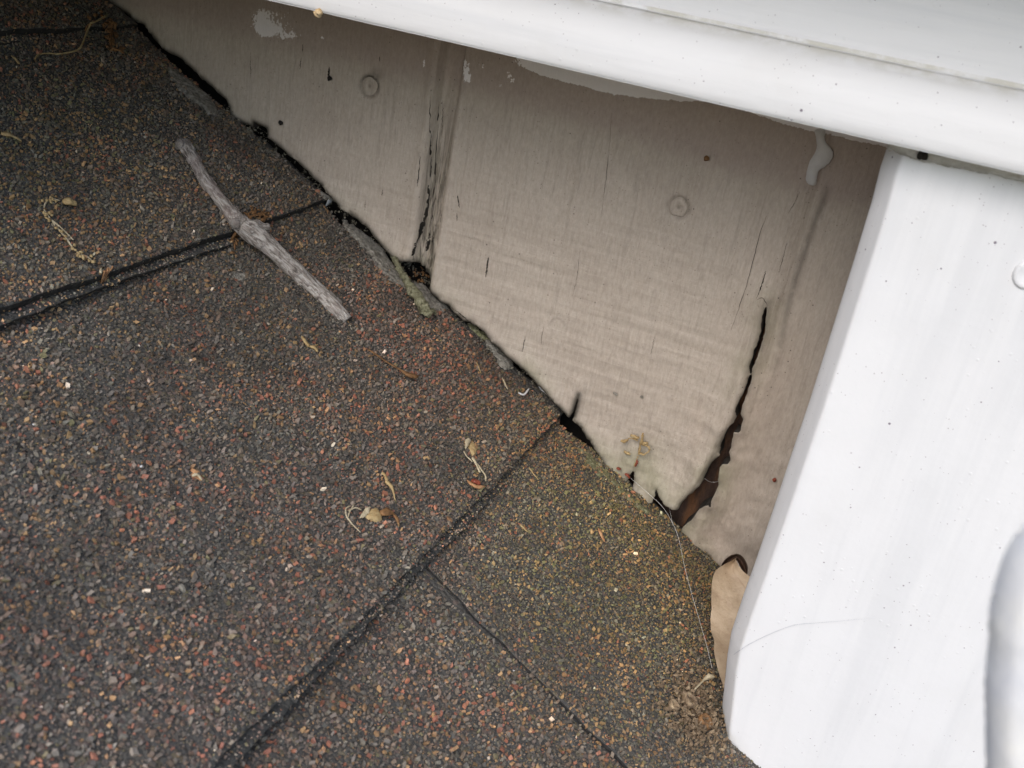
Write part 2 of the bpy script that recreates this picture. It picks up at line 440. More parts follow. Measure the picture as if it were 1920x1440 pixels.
# ------------------------------------------------------------------ ground and roof deck (setting)
def ground():
    m = mat_simple('lawn', (0.035, 0.05, 0.018), (0.07, 0.09, 0.03), 3.0)
    s = 150.0
    o = np_mesh('ground', np.array([[-s, -s, -3.2], [s, -s, -3.2], [s, s, -3.2], [-s, s, -3.2]]), [np.array([[0, 1, 2, 3]])], m)
    tag(o, kind='structure')
ground()

def box_verts(p0, p1):
    x0, y0, z0 = p0; x1, y1, z1 = p1
    V = np.array([[x0, y0, z0], [x1, y0, z0], [x1, y1, z0], [x0, y1, z0], [x0, y0, z1], [x1, y0, z1], [x1, y1, z1], [x0, y1, z1]], float)
    Q = np.array([[3, 2, 1, 0], [4, 5, 6, 7], [0, 1, 5, 4], [1, 2, 6, 5], [2, 3, 7, 6], [3, 0, 4, 7]])
    return V, Q

def roof_deck():
    V, Q = box_verts((-0.62, -0.95, -0.030), (0.60, 0.03, -2 * THK - 0.0022))
    W = roof_xyz(V[:, 0], V[:, 1], V[:, 2])
    tag(np_mesh('roof', W, [Q], M_FELT, smooth_=False), kind='structure')
roof_deck()

# ------------------------------------------------------------------ shingles
def wall_gap_y(s):
    """how far the shingle edges stay in front of the siding, along the slope"""
    ks = np.array([-0.30, -0.15, -0.118, -0.095, -0.080, -0.060, -0.048, -0.040, -0.020, -0.002, 0.001, 0.012, 0.030, 0.046, 0.054, 0.08, 0.12, 0.1385, 0.140, 0.146, 0.155, 0.20, 0.24, 0.32])
    kv = np.array([3, 3, 1.5, 2.8, 2.5, 1, 0.5, -2, -1, -0.5, 2, 3.5, 3, 1.5, -5, -6, -6, -5, 1.5, 1.5, -1, -2, -3, -3]) * 1e-3
    return -np.interp(s, ks, kv) - 0.0016 * fbm(np.asarray(s) * 420, np.asarray(s) * 0 + 3, 5, 3)

def butt_jit(y, seed):
    return 0.0011 * (fbm(y * 300, y * 0 + seed, seed, 4) - 0.5) + 0.0016 * (fbm(y * 28, y * 0 + seed + 4, seed + 1, 2) - 0.5)

def wav(s, y, seed):
    return 0.0011 * (fbm(s * 38 + seed, y * 38, seed, 3) - 0.5) + 0.0014 * (fbm(s * 210 + seed, y * 210, seed + 5, 3) - 0.5)

KB = []
rs = np.random.RandomState(3)
for k in range(40):
    c = np.array([[x, y, z] for x in (-1, 1) for y in (-1, 1) for z in (-1, 1)], float)
    c *= rs.uniform(0.45, 1.0, (8, 3)); c[:, 2] *= rs.uniform(0.55, 0.9)
    q, _ = np.linalg.qr(rs.normal(size=(3, 3))); tilt = np.eye(3) * 0.72 + 0.28 * q
    KB.append(c @ tilt.T)
KB = np.array(KB)
CQ = np.array([[0, 1, 3, 2], [4, 6, 7, 5], [0, 4, 5, 1], [2, 3, 7, 6], [0, 2, 6, 4], [1, 5, 7, 3]])

PAL = np.array([
    [0.082, 0.084, 0.082], [0.110, 0.110, 0.105], [0.050, 0.051, 0.050], [0.150, 0.148, 0.138],   # charcoals
    [0.112, 0.095, 0.080], [0.140, 0.112, 0.094],                                                  # warm browns
    [0.170, 0.080, 0.058], [0.235, 0.118, 0.082],                                                  # rust
    [0.245, 0.175, 0.102], [0.180, 0.125, 0.070],                                                  # ochre
    [0.520, 0.510, 0.470], [0.110, 0.112, 0.068]])                                                 # pale, mossy

def granule_colours(s, y, n, fine):
    px, py = project(roof_xyz(s, y, surf_h(s)))
    red = smooth(0.46, 0.62, fbm(s * 42 + 5, y * 42, 21, 3)) * 0.9
    def blob(cx, cy, r): return np.exp(-((px - cx) ** 2 + (py - cy) ** 2) / (2.0 * r * r))
    red = red + 1.5 * blob(860, 690, 150) + 0.9 * blob(60, 1250, 190) + 0.8 * blob(620, 1260, 130) + 0.7 * blob(1060, 880, 60)
    tan = smooth(0.45, 0.65, fbm(s * 36 + 50, y * 36, 33, 3)) * 0.8
    tan = tan + 2.2 * blob(1180, 1000, 190) + 2.2 * blob(1230, 1220, 150) + 1.1 * blob(200, 420, 220) + 1.0 * blob(80, 330, 160)
    moss = 2.6 * blob(1130, 950, 150) + 1.8 * blob(1230, 1120, 150) + 1.2 * blob(80, 260, 130)
    W = np.zeros((n, 12))
    W[:, 0] = 26; W[:, 1] = 20; W[:, 2] = 13; W[:, 3] = 7
    W[:, 4] = 12; W[:, 5] = 5 + 4 * red
    W[:, 6] = 1.6 + 8.5 * red; W[:, 7] = 0.4 + 3.2 * red
    W[:, 8] = 1.2 + 6.5 * tan; W[:, 9] = 2.0 + 9 * tan
    W[:, 10] = 0.15 + 0.1 * tan; W[:, 11] = 3 + 16 * moss
    if fine:
        W[:, 4] += 24; W[:, 5] += 10; W[:, 9] += 5 + 8 * tan; W[:, 8] += 2 + 5 * tan; W[:, 10] += 0.3; W[:, 11] += 6 + 20 * moss
    cum = np.cumsum(W / W.sum(1)[:, None], 1); r = RNG.random(n)
    k = (r[:, None] > cum).sum(1).clip(0, 11)
    patchy = (0.50 + 0.95 * fbm(s * 26 + 9, y * 26, 61, 4)) * (0.72 + 0.55 * fbm(s * 150 + 3, y * 150, 71, 2))
    tint = np.ones((n, 3)) + np.clip(red, 0, 1.6)[:, None] * np.array([0.07, -0.03, -0.05]) + np.clip(moss, 0, 2)[:, None] * np.array([0.0, 0.02, -0.05]) + np.clip(tan, 0, 2)[:, None] * np.array([0.025, 0.008, -0.03])
    c = np.array([1.66, 1.50, 1.30]) * PAL[k] * (RNG.uniform(0.7, 1.35, n) * patchy)[:, None] * RNG.uniform(0.96, 1.04, (n, 3)) * tint
    c = 0.85 * c + 0.15 * np.array([0.125, 0.112, 0.096])
    return np.concatenate([c, np.ones((n, 1))], 1)

def stones(s, y, h, half, tilt_butt=None):
    n = len(s)
    base = KB[RNG.integers(0, len(KB), n)]
    sc_ = half[:, None] * RNG.uniform(0.75, 1.3, (n, 3)); L = base * sc_[:, None, :]
    th = RNG.uniform(0, 2 * np.pi, n); c, si = np.cos(th), np.sin(th)
    a_ = L[..., 0] * c[:, None] - L[..., 1] * si[:, None]; b_ = L[..., 0] * si[:, None] + L[..., 1] * c[:, None]; z_ = L[..., 2]
    if tilt_butt is not None: a_, z_ = np.where(tilt_butt[:, None], z_, a_), np.where(tilt_butt[:, None], a_, z_)
    V = roof_xyz(s[:, None] + a_, y[:, None] + b_, h[:, None] + z_)
    Q = (np.arange(n) * 8)[:, None, None] + CQ[None]
    return V.reshape(-1, 3), Q.reshape(-1, 4)

def slab(s0, s1, top_fn, thick, y0, y1, edge_fn, jit_seed, ds=0.0022, dy=0.0016):
    """one asphalt layer: top grid with skirts on the butt and on both side edges"""
    ns_ = int((s1 - s0) / ds) + 2; ny = int((y1 - y0) / dy) + 2
    u = np.linspace(0, 1, ns_); v = np.linspace(0, 1, ny)
    U, Vv = np.meshgrid(u, v, indexing='ij')
    S = s0 + (s1 - s0) * U
    Yw = edge_fn(S) if edge_fn is not None else np.full_like(S, y1)
    Y = y0 + (Yw - y0) * Vv
    S = S + butt_jit(Y, jit_seed) * smooth(s1 - 0.02, s1, S)
    H = top_fn(S, Y)
    rim = np.zeros_like(S, bool); rim[-1, :] = True; rim[:, 0] = True; rim[:, -1] = True
    V = roof_xyz(S, Y, H).reshape(-1, 3); F = grid_faces(ns_, ny)
    e = bevel_edges_open(F)
    bot = roof_xyz(S, Y, H - thick).reshape(-1, 3)
    idx = np.unique(e); mp = {int(k): len(V) + i for i, k in enumerate(idx)}
    V = np.concatenate([V, bot[idx]])
    sk = np.array([[b_, a_, mp[int(a_)], mp[int(b_)]] for a_, b_ in e])
    # the face lies toward +normal when u runs down the slope and v toward the wall
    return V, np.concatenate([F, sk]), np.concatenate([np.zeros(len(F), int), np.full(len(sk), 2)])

def visible(s, y, m=170):
    px, py = project(roof_xyz(s, y, surf_h(s)))
    return (px > -m) & (px < 1920 + m) & (py > -m) & (py < 1440 + m)

SHINGLES = []
def shingle(i, y_far, edge_fn, label, jit_seed, y_near=-0.62, far_edge=None, gran=True):
    sb = i * EXPO if i >= 0 else BUTT_TOP; s0 = sb - EXPO - 0.03
    th2 = 0.0026
    root = empty('roof_shingle', label, 'shingle', 'asphalt shingles laid in courses')
    top_fn = lambda S, Y: -thk(Y) * (sb - S) / EXPO + wav(S, Y, 3 + i)
    ef = edge_fn or (lambda S: np.full_like(S, y_far))
    V, Q, midx = slab(s0, sb - 0.0007, top_fn, th2, y_near, y_far, ef, jit_seed)
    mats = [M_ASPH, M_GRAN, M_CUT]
    col = np.tile(np.array([[0.04, 0.04, 0.04, 1.0]]), (len(V), 1))
    Vs, Qs, Cs, Ms = [V], [Q], [col], [midx]; off = len(V)
    if gran:
        for sp, half_, jit_, fine in ((0.00152, 0.00092, 0.9, False), (0.00100, 0.00040, 1.0, True)):
            gs = np.arange(sb - EXPO - 0.004, sb - 0.0005, sp); gy = np.arange(y_near, y_far, sp)
            Sg, Yg = np.meshgrid(gs, gy, indexing='ij'); Sg = Sg.ravel(); Yg = Yg.ravel()
            Sg = Sg + sp * jit_ * (RNG.random(len(Sg)) - 0.5) + 0; Yg = Yg + sp * jit_ * (RNG.random(len(Yg)) - 0.5)
            k = (Sg < sb - 0.0009 + butt_jit(Yg, jit_seed)) & (Yg < ef(Sg) - 0.0002)
            if fine: k &= RNG.random(len(Sg)) < 0.7
            Sg, Yg = Sg[k], Yg[k]
            if fine:
                k = visible(Sg, Yg, 60)
            else:
                k = visible(Sg, Yg)
            Sg, Yg = Sg[k], Yg[k]; n = len(Sg)
            big = RNG.random(n)
            half = half_ * (0.62 + 0.75 * big ** 2.2)
            Hg = -thk(Yg) * (sb - Sg) / EXPO + wav(Sg, Yg, 3 + i) + half * RNG.uniform(0.0, 0.55, n)
            v_, q_ = stones(Sg, Yg, Hg, half)
            c_ = np.repeat(granule_colours(Sg, Yg, n, fine), 8, 0)
            Vs.append(v_); Qs.append(q_ + off); Cs.append(c_); Ms.append(np.ones(len(q_), int)); off += len(v_)
        # granules on the cut edge
        n = int((y_far - y_near) / 0.0022); Yg = y_near + (y_far - y_near) * RNG.random(n)
        Sg = sb - 0.0007 + butt_jit(Yg, jit_seed) + RNG.uniform(-0.0005, 0.0001, n); k = visible(Sg, Yg, 40); Sg, Yg = Sg[k], Yg[k]; n = len(Sg)
        v_, q_ = stones(Sg, Yg, -th2 * RNG.random(n) ** 1.6, 0.0005 * RNG.uniform(0.5, 1.1, n))
        c_ = granule_colours(Sg, Yg, n, True); c_[:, :3] *= 0.75; c_ = np.repeat(c_, 8, 0)
        Vs.append(v_); Qs.append(q_ + off); Cs.append(c_); Ms.append(np.ones(len(q_), int)); off += len(v_)
    Vc = np.concatenate(Vs); Qc = np.concatenate(Qs); midx = np.concatenate(Ms)
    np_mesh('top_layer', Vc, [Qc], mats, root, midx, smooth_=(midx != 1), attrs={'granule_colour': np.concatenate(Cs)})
    # laminated second layer just below, butt pushed out a little; it stops short of the wall
    yl = min(y_far, -0.062)
    low_fn = lambda S, Y: -thk(Y) * (sb - S) / EXPO + wav(S, Y, 3 + i) - th2 - 0.0009
    V, Q, mi0 = slab(sb - 0.05, sb + 0.0022, low_fn, THK - th2 - 0.0023, y_near, yl, lambda S: np.minimum(ef(S) - 0.001, yl + 0.004 * (fbm(S * 200, S * 0, 4, 2) - 0.5)), jit_seed + 7)
    Vs, Qs, Cs, Ms = [V], [Q], [np.tile(np.array([[0.04, 0.04, 0.04, 1.0]]), (len(V), 1))], [mi0]; off = len(V)
    for part_, n in ((0, int((yl - y_near) / 0.0011)), (1, int((yl - y_near) / 0.00035))):
        Yg = y_near + (yl - y_near) * RNG.random(n)
        Sg = sb + 0.0020 + butt_jit(Yg, jit_seed + 7) + (RNG.uniform(-0.0006, 0.0001, n) if part_ == 0 else RNG.uniform(-0.0034, -0.0001, n))
        k = visible(Sg, Yg, 40); Sg, Yg = Sg[k], Yg[k]; n = len(Sg)
        Hg = -th2 - 0.0009 - (THK - th2 - 0.0022) * RNG.random(n) if part_ == 0 else np.full(n, -th2 - 0.0009)
        v_, q_ = stones(Sg, Yg, Hg + wav(Sg, Yg, 3 + i), 0.0006 * RNG.uniform(0.5, 1.1, n))
        c_ = granule_colours(Sg, Yg, n, True); c_[:, :3] *= 1.9  # granules brightened to paint in the lit look of the ledge
        Vs.append(v_); Qs.append(q_ + off); Cs.append(np.repeat(c_, 8, 0)); Ms.append(np.ones(len(q_), int)); off += len(v_)
    midx = np.concatenate(Ms)
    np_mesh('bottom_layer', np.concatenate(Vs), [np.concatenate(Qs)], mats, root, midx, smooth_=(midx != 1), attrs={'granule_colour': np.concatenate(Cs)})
    return root

shingle(-1, -0.006, wall_gap_y, 'deeply shaded shingle course highest up the roof, tucked under the white eave', 41)
shingle(0, -0.002, wall_gap_y, 'upper shingle course, with the forked grey twig lying across its lower edge', 52)
shingle(1, -0.001, wall_gap_y, 'broad middle shingle course, largest in view, with loose seed husks on it', 63)
SEAM_Y = -0.1315
seam = lambda S: SEAM_Y + 0.0012 * (fbm(S * 90, S * 0 + 2, 77, 3) - 0.5) + (S - 0.20) * -0.10 - 0.0002
seam2 = lambda S: seam(S)
def seam_side():
    # two shingles of the lowest course meet at a narrow joint
    shingle(2, SEAM_Y, lambda S: seam(S) - 0.0006 * smooth(0.180, 0.225, S), 'lower shingle on the outer side of the narrow open joint', 74)
    i = 2; sb = i * EXPO
    root = empty('roof_shingle', 'mossy ochre-flecked lower shingle between the open joint and the siding', 'shingle', 'asphalt shingles laid in courses')
    s0 = sb - EXPO - 0.03; th2 = 0.0026
    ns_ = int((EXPO + 0.03) / 0.0022); ny = 90
    U, Vv = np.meshgrid(np.linspace(0, 1, ns_), np.linspace(0, 1, ny), indexing='ij')
    S = s0 + (sb - 0.0007 - s0) * U; Y0 = seam(S) + 0.0007 * smooth(0.180, 0.225, S); Y = Y0 + (wall_gap_y(S) - Y0) * Vv
    top = lambda S, Y: -thk(Y) * (sb - S) / EXPO + wav(S, Y, 3 + i) + 0.0003
    H = top(S, Y); V = roof_xyz(S, Y, H).reshape(-1, 3); F = grid_faces(ns_, ny); e_ = bevel_edges_open(F)
    idx = np.unique(e_); mp = {int(k): len(V) + q for q, k in enumerate(idx)}
    V = np.concatenate([V, roof_xyz(S, Y, H - 0.0055).reshape(-1, 3)[idx]])
    Q = np.concatenate([F, np.array([[b_, a_, mp[int(a_)], mp[int(b_)]] for a_, b_ in e_])])
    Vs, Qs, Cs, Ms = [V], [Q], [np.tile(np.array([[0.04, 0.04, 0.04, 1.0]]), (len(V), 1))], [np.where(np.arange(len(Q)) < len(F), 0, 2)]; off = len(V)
    for sp, half_, fine in ((0.00152, 0.00088, False), (0.00095, 0.00040, True)):
        Sg, Yg = np.meshgrid(np.arange(sb - EXPO - 0.004, sb - 0.0005, sp), np.arange(-0.17, 0.0, sp), indexing='ij'); Sg = Sg.ravel(); Yg = Yg.ravel()
        Sg = Sg + sp * 0.9 * (RNG.random(len(Sg)) - 0.5); Yg = Yg + sp * 0.9 * (RNG.random(len(Yg)) - 0.5)
        k = (Yg > seam(Sg) + 0.0009 * smooth(0.178, 0.215, Sg)) & (Yg < wall_gap_y(Sg) - 0.0003) & visible(Sg, Yg, 90)
        if fine: k &= RNG.random(len(Sg)) < 0.7
        Sg, Yg = Sg[k], Yg[k]; n = len(Sg); half = half_ * (0.6 + 0.7 * RNG.random(n) ** 2.2)
        v_, q_ = stones(Sg, Yg, top(Sg, Yg) + half * RNG.uniform(-0.05, 0.38, n), half)
        Vs.append(v_); Qs.append(q_ + off); Cs.append(np.repeat(granule_colours(Sg, Yg, n, fine), 8, 0)); Ms.append(np.ones(len(q_), int)); off += len(v_)
    midx = np.concatenate(Ms)
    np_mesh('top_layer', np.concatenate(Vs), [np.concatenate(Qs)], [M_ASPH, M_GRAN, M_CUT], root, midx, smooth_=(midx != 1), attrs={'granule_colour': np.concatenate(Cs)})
seam_side()

# ------------------------------------------------------------------ siding
def W2(px, py, y=0.0):
    p = wallp(px, py, y); return (p[0], p[2])

EDGE_PX = [(200, 15), (237, 25), (252, 40), (270, 48), (285, 68), (300, 85), (308, 95), (322, 101), (340, 110), (356, 126), (372, 140), (388, 156), (400, 165), (414, 178), (425, 190),
           (430, 204), (431, 222), (445, 229), (470, 236), (473, 241), (476, 229), (487, 235), (500, 240), (502, 259), (520, 272), (540, 290), (560, 303), (575, 318), (590, 334), (605, 345), (625, 372),
           (640, 389), (655, 398), (672, 410), (690, 425), (703, 440), (715, 455), (728, 470), (748, 489), (768, 490), (774, 492), (783, 496), (790, 504), (799, 519), (802, 533), (815, 550), (828, 566), (843, 572), (856, 588), (870, 600), (884, 603), (900, 612), (912, 624),
           (925, 642), (938, 651), (950, 665), (966, 676), (985, 692), (1003, 712), (1018, 727), (1030, 742), (1046, 757), (1060, 772), (1070, 783), (1078, 765), (1087, 738), (1083, 762), (1076, 786), (1090, 797), (1100, 815), (1111, 829),
           (1120, 845), (1131, 861), (1142, 880), (1155, 894), (1160, 898), (1168, 903), (1178, 898), (1183, 888), (1190, 878), (1193, 896), (1190, 905), (1187, 915), (1194, 926), (1202, 935), (1210, 942), (1219, 939), (1227, 937), (1230, 927), (1234, 912), (1237, 918), (1250, 935), (1267, 947), (1275, 951),
           (1282, 937), (1290, 928), (1305, 915), (1315, 905), (1322, 895), (1327.5, 880), (1333, 870), (1340, 860), (1352, 850), (1352.5, 833), (1360, 815), (1367, 798), (1378, 788), (1384, 772), (1382.5, 760),
           (1391, 742), (1399, 724), (1407, 702), (1407, 684), (1415, 662), (1421, 640), (1429, 618), (1430, 600), (1433, 580), (1440, 566),
           (1438, 591), (1436, 622), (1429, 644), (1422, 667), (1412, 689), (1410, 711), (1404, 733), (1396, 751), (1393, 762), (1391, 772), (1396, 782), (1393, 790), (1392, 803), (1387, 807), (1378, 806), (1377, 815), (1373, 830), (1369, 843), (1372, 858), (1367, 866), (1358, 865),
           (1352, 873), (1350, 890), (1349, 905), (1342, 922), (1337, 933), (1335, 948), (1333, 940), (1323, 942), (1315, 948), (1307, 960), (1297, 972), (1283, 983), (1278, 992),
           (1283, 1000), (1296, 1010), (1308, 1025), (1325, 1036), (1340, 1052), (1362, 1072), (1385, 1092), (1420, 1125)]

def lumpy_line(P, amp, step, seed):
    """adds small irregularities to a pixel polyline"""
    P = np.asarray(P, float); out = []
    rs_ = np.random.RandomState(seed)
    for k in range(len(P) - 1):
        L = np.hypot(*(P[k + 1] - P[k])); n = max(1, int(L / step))
        for q in range(n):
            p = P[k] + (P[k + 1] - P[k]) * q / n
            out.append(p + (rs_.normal(size=2) * amp if q else rs_.normal(size=2) * amp * 0.4))
    out.append(P[-1]); return np.array(out)

def siding():
    root = empty('wall', 'greige painted grooved wood siding with rotted lower edge and long crack', 'siding wall')
    edge = lumpy_line(EDGE_PX, 0.9, 5.0, 4)
    E2 = np.array([W2(*p) for p in edge])
    xr, zr = 0.10, E2[-1][1] - 0.06
    zt = -0.020
    poly = np.concatenate([[[-0.47, zt]], [[-0.47, E2[0][1] + 0.05]], E2, [[xr, zr]], [[xr, zt]]])
    res = 0.00075
    x0, z0 = -0.40, zr
    nu = int((xr - x0) / res) + 1; nv = int((zt - z0) / res) + 1
    gx, gz = np.meshgrid(x0 + res * np.arange(nu), z0 + res * np.arange(nv), indexing='ij')
    keep = in_poly(gx[:-1, :-1] + res / 2, gz[:-1, :-1] + res / 2, poly)
    F = grid_faces(nu, nv).reshape(nu - 1, nv - 1, 4)[keep]
    use = np.unique(F); mp = np.full(nu * nv, -1); mp[use] = np.arange(len(use)); F = mp[F]
    x = gx.ravel()[use].copy(); z = gz.ravel()[use].copy()
    e_ = bevel_edges_open(F); bidx = np.unique(e_)
    bd, bx, bz = poly_near(x[bidx], z[bidx], poly)
    s_ = bd < res * 1.3
    x[bidx] = np.where(s_, bx, x[bidx]); z[bidx] = np.where(s_, bz, z[bidx])
    # distance to the rotted lower edge (coarse)
    de = np.full(len(x), 1.0); 
    near = np.ones(len(x), bool)
    Ec = np.array([W2(*p) for p in EDGE_PX])
    de, _, _ = poly_near(x, z, Ec, closed=False)
    px, py = project(np.stack([x, 0 * x, z], 1))
    h = np.zeros_like(x)
    # vertical grain and rough-sawn ridges
    grain = fbm(x * 900, z * 26, 5, 4) - 0.5
    h += 0.00022 * grain
    rough = smooth(150, 420, py - 0.15 * (px - 600)) * (1 - smooth(1300, 1420, px)) * smooth(600, 700, px + 0.3 * py)
    saw = fbm(x * 22 + 3, (z + 0.02 * x) * 300 + 0.6 * fbm(x * 26, z * 60, 3, 3), 9, 4) - 0.5
    h += 0.0009 * rough * saw
    h += 0.0010 * (fbm(x * 30, z * 30, 8, 3) - 0.5)
    # groove 1: gentle left side, crisp right side, splintered floor
    gl = -0.1895 + 0.0004 * (fbm(z * 90, z * 0, 3, 3) - 0.5); gr = -0.1795 + 0.0007 * (fbm(z * 120, z * 0 + 5, 4, 3) - 0.5)
    g1 = smooth(gl - 0.0012, gl + 0.0022, x) * (1 - smooth(gr - 0.0004, gr + 0.0006, x))
    h -= 0.0042 * g1
    low = smooth(230, 330, py)
    split = fbm(x * 1500, z * 22, 12, 3)
    h += g1 * low * 0.0022 * (split - 0.5)
    h -= g1 * low * 0.0018 * smooth(0.60, 0.72, split)
    h += 0.0010 * np.exp(-((x - (gr + 0.0022)) / 0.0018) ** 2) * smooth(80, 200, py)
    h += 0.0006 * np.exp(-((x - (gl - 0.003)) / 0.0020) ** 2)
    # groove 2, clogged with paint
    gc = -0.0330 + 0.05 * 0 * z
    g2 = np.exp(-((x - gc) / 0.0030) ** 2)
    h -= 0.0017 * g2 * (1 - 0.75 * smooth(560, 800, py))
    h += 0.0006 * np.exp(-((x - gc + 0.007) / 0.0025) ** 2)
    # raised lap line in the middle
    c3 = -0.1232 + 0.0004 * (fbm(z * 60, z * 0 + 9, 6, 2) - 0.5)
    h += (0.0004 * smooth(c3 - 0.0012, c3, x) * (1 - smooth(c3, c3 + 0.004, x))) * smooth(190, 260, py) * (1 - smooth(400, 560, py))
    # swollen, curled wood beside the long crack
    cr = np.array([W2(*p) for p in [(1440, 560), (1415, 662), (1395, 742), (1378, 790), (1360, 820), (1340, 862), (1318, 902), (1278, 950)]])
    dc, qx, _ = poly_near(x, z, cr, closed=False)
    left = x < qx
    prog = smooth(520, 900, py)
    h += np.where(left, 0.0042 * prog * np.exp(-(dc / 0.012) ** 2), 0.0016 * prog * np.exp(-(dc / 0.014) ** 2))
    h -= np.where(left, 0.0030 * prog * np.exp(-(dc / 0.0018) ** 2), 0.0012 * prog * np.exp(-(dc / 0.0022) ** 2))
    wr = fbm((x + 0.3 * z) * 130, (z - 0.3 * x) * 75, 31, 3) - 0.5
    h += 0.0032 * wr * smooth(700, 900, py) * smooth(1140, 1240, px)
    # flared lower lip
    h += 0.0016 * np.exp(-(de / 0.007) ** 2) * smooth(450, 700, px)
    h += 0.0010 * (fbm(x * 140, z * 140, 14, 3) - 0.5) * np.exp(-(de / 0.012) ** 2)
    # nail dimples
    for cx, cy, r in ((692, 162, 0.0050), (1272, 389, 0.0050)):
        q = W2(cx, cy); d = np.hypot(x - q[0], (z - q[1]))
        h += -0.0012 * np.exp(-(d / (r * 0.85)) ** 4)
    V = np.stack([x, -h, z], 1)
    # masks
    topw = -0.0655 - 0.006 * smooth(900, 1500, px)
    topcoat = smooth(topw - 0.022, topw + 0.004, z) * 0.9 + 0.0 * x
    warm = np.exp(-((x + 0.034) / 0.013) ** 2) * smooth(480, 760, py) * (~left) + 0.5 * np.exp(-((px - 1310) / 14.0) ** 2) * smooth(700, 780, py) * (1 - smooth(820, 900, py))
    warm = warm + 0.8 * np.exp(-((px - 1345 + 0.45 * (py - 960)) / 12.0) ** 2) * smooth(850, 930, py)
    bare = g1 * smooth(170, 330, py) 
    algae = np.exp(-(de / 0.006) ** 2) * (0.35 + 0.65 * smooth(700, 900, px)) + 0.8 * np.exp(-(np.hypot(px - 1200, py - 880) / 55) ** 2) + 0.6 * np.exp(-(np.hypot(px - 1310, py - 1000) / 40) ** 2)
    algae = np.clip(algae, 0, 1)
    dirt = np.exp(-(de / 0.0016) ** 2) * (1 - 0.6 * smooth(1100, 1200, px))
    for cx, cy in ((692, 162), (1272, 389)):
        q = W2(cx, cy); d = np.hypot((x - q[0]) / 1.0, z - q[1])
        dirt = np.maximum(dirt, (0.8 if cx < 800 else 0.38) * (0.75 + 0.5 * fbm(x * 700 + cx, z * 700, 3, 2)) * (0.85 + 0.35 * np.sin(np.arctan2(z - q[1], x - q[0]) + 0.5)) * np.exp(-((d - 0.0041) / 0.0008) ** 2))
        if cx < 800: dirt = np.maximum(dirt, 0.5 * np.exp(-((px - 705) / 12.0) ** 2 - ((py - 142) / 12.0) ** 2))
    q = W2(1045, 612); d = np.hypot(x - q[0], z - q[1]); dirt = np.maximum(dirt, 0.35 * np.exp(-((d - 0.0034) / 0.0004) ** 2) * (py < 612))
    stl = np.interp(py, [340, 380, 450, 560, 700, 820], [1556, 1542, 1515, 1480, 1455, 1425])
    dirt = np.maximum(dirt, 0.50 * np.exp(-((px - stl) / 8.0) ** 2) * smooth(330, 380, py) * (1 - smooth(520, 820, py)))
    dirt = np.maximum(dirt, 0.30 * np.exp(-((x - gr + 0.0004) / 0.0007) ** 2) * (1 - 0.5 * smooth(200, 400, py)))
    # crease shade at the groove: geometry plus the dark line painted in above; white paint spots:
    def blob(cx, cy, rx, ry, amp=1.0): return amp * np.exp(-((px - cx) / rx) ** 2 - ((py - cy) / ry) ** 2)
    white = blob(490, 38, 20, 26, 0.72) + blob(505, 58, 22, 14, 0.55) + blob(535, 55, 38, 20, 0.42) + blob(545, 68, 20, 6, 0.4) + blob(525, 25, 30, 10, 0.35)
    white += blob(874, 130, 9, 24, 0.75) + blob(880, 148, 8, 8, 0.45) + blob(905, 124, 10, 12, 0.5) + blob(955, 138, 10, 14, 0.5) + blob(962, 152, 9, 5, 0.45) + blob(795, 119, 4, 10, 0.7) + blob(604, 71, 5, 5, 0.7) + blob(939, 160, 7, 4, 0.55)
    bl = np.interp(px, [900, 960, 1040, 1150, 1280, 1330, 1400, 1480, 1520, 1560, 1660, 1720], [112, 120, 149, 178, 190, 187, 207, 236, 247, 254, 277, 292])
    bl = bl + 5 * (fbm(px / 22.0, px * 0, 5, 3) - 0.5)
    white = np.maximum(white, smooth(5, -5, py - bl) * smooth(940, 1000, px))
    attrs = dict(topcoat=topcoat, warm=np.clip(warm, 0, 1), bare=bare, algae=algae, dirt=np.clip(dirt, 0, 1), white=np.clip(white, 0, 1), rough=rough)
    # thickness along every open edge
    e_ = bevel_edges_open(F); idx = np.unique(e_); m2 = np.full(len(V), -1); m2[idx] = len(V) + np.arange(len(idx))
    Vb = V[idx] + np.array([0, 0.0085, 0]); sk = np.stack([e_[:, 1], e_[:, 0], m2[e_[:, 0]], m2[e_[:, 1]]], 1)
    V2 = np.concatenate([V, Vb]); Fq = [F, sk]; mi = [np.zeros(len(F), int), np.ones(len(sk), int)]
    attrs = {k: np.concatenate([v, v[idx]]) for k, v in attrs.items()}
    # hairline cracks: thin dark splits following the grain
    def surf_y(xx, zz):
        ii = np.clip(((xx - x0) / res).round().astype(int), 0, nu - 1); jj = np.clip(((zz - z0) / res).round().astype(int), 0, nv - 1)
        k = mp[ii * nv + jj]; return np.where(k >= 0, V[np.maximum(k, 0), 1], 0.0)
    def crack(pts, wmax, seed=1, n=40):
        nonlocal V2
        P = spline(np.array(pts, float), n); P = P + np.stack([1.3 * (fbm(np.arange(n) * 0.6 + seed * 7, np.arange(n) * 0, seed, 3) - 0.5) * 2, 0 * np.arange(n)], 1)
        Q = np.array([W2(*p) for p in P]); T = np.gradient(Q, axis=0); T /= np.linalg.norm(T, axis=1)[:, None]
        N = np.stack([-T[:, 1], T[:, 0]], 1)
        t = np.linspace(0, 1, n); wd = 0.000145 * wmax * np.sin(np.pi * np.clip(t * 0.96 + 0.02, 0, 1)) ** 0.6 * (0.45 + 1.1 * vnoise(t * 13 + seed, t * 0, seed))
        L = Q + N * wd[:, None]; R = Q - N * wd[:, None]
        X = np.concatenate([L, R]); Y = surf_y(X[:, 0], X[:, 1]) - 0.00022
        vv = np.stack([X[:, 0], Y, X[:, 1]], 1); o_ = len(V2); V2 = np.concatenate([V2, vv])
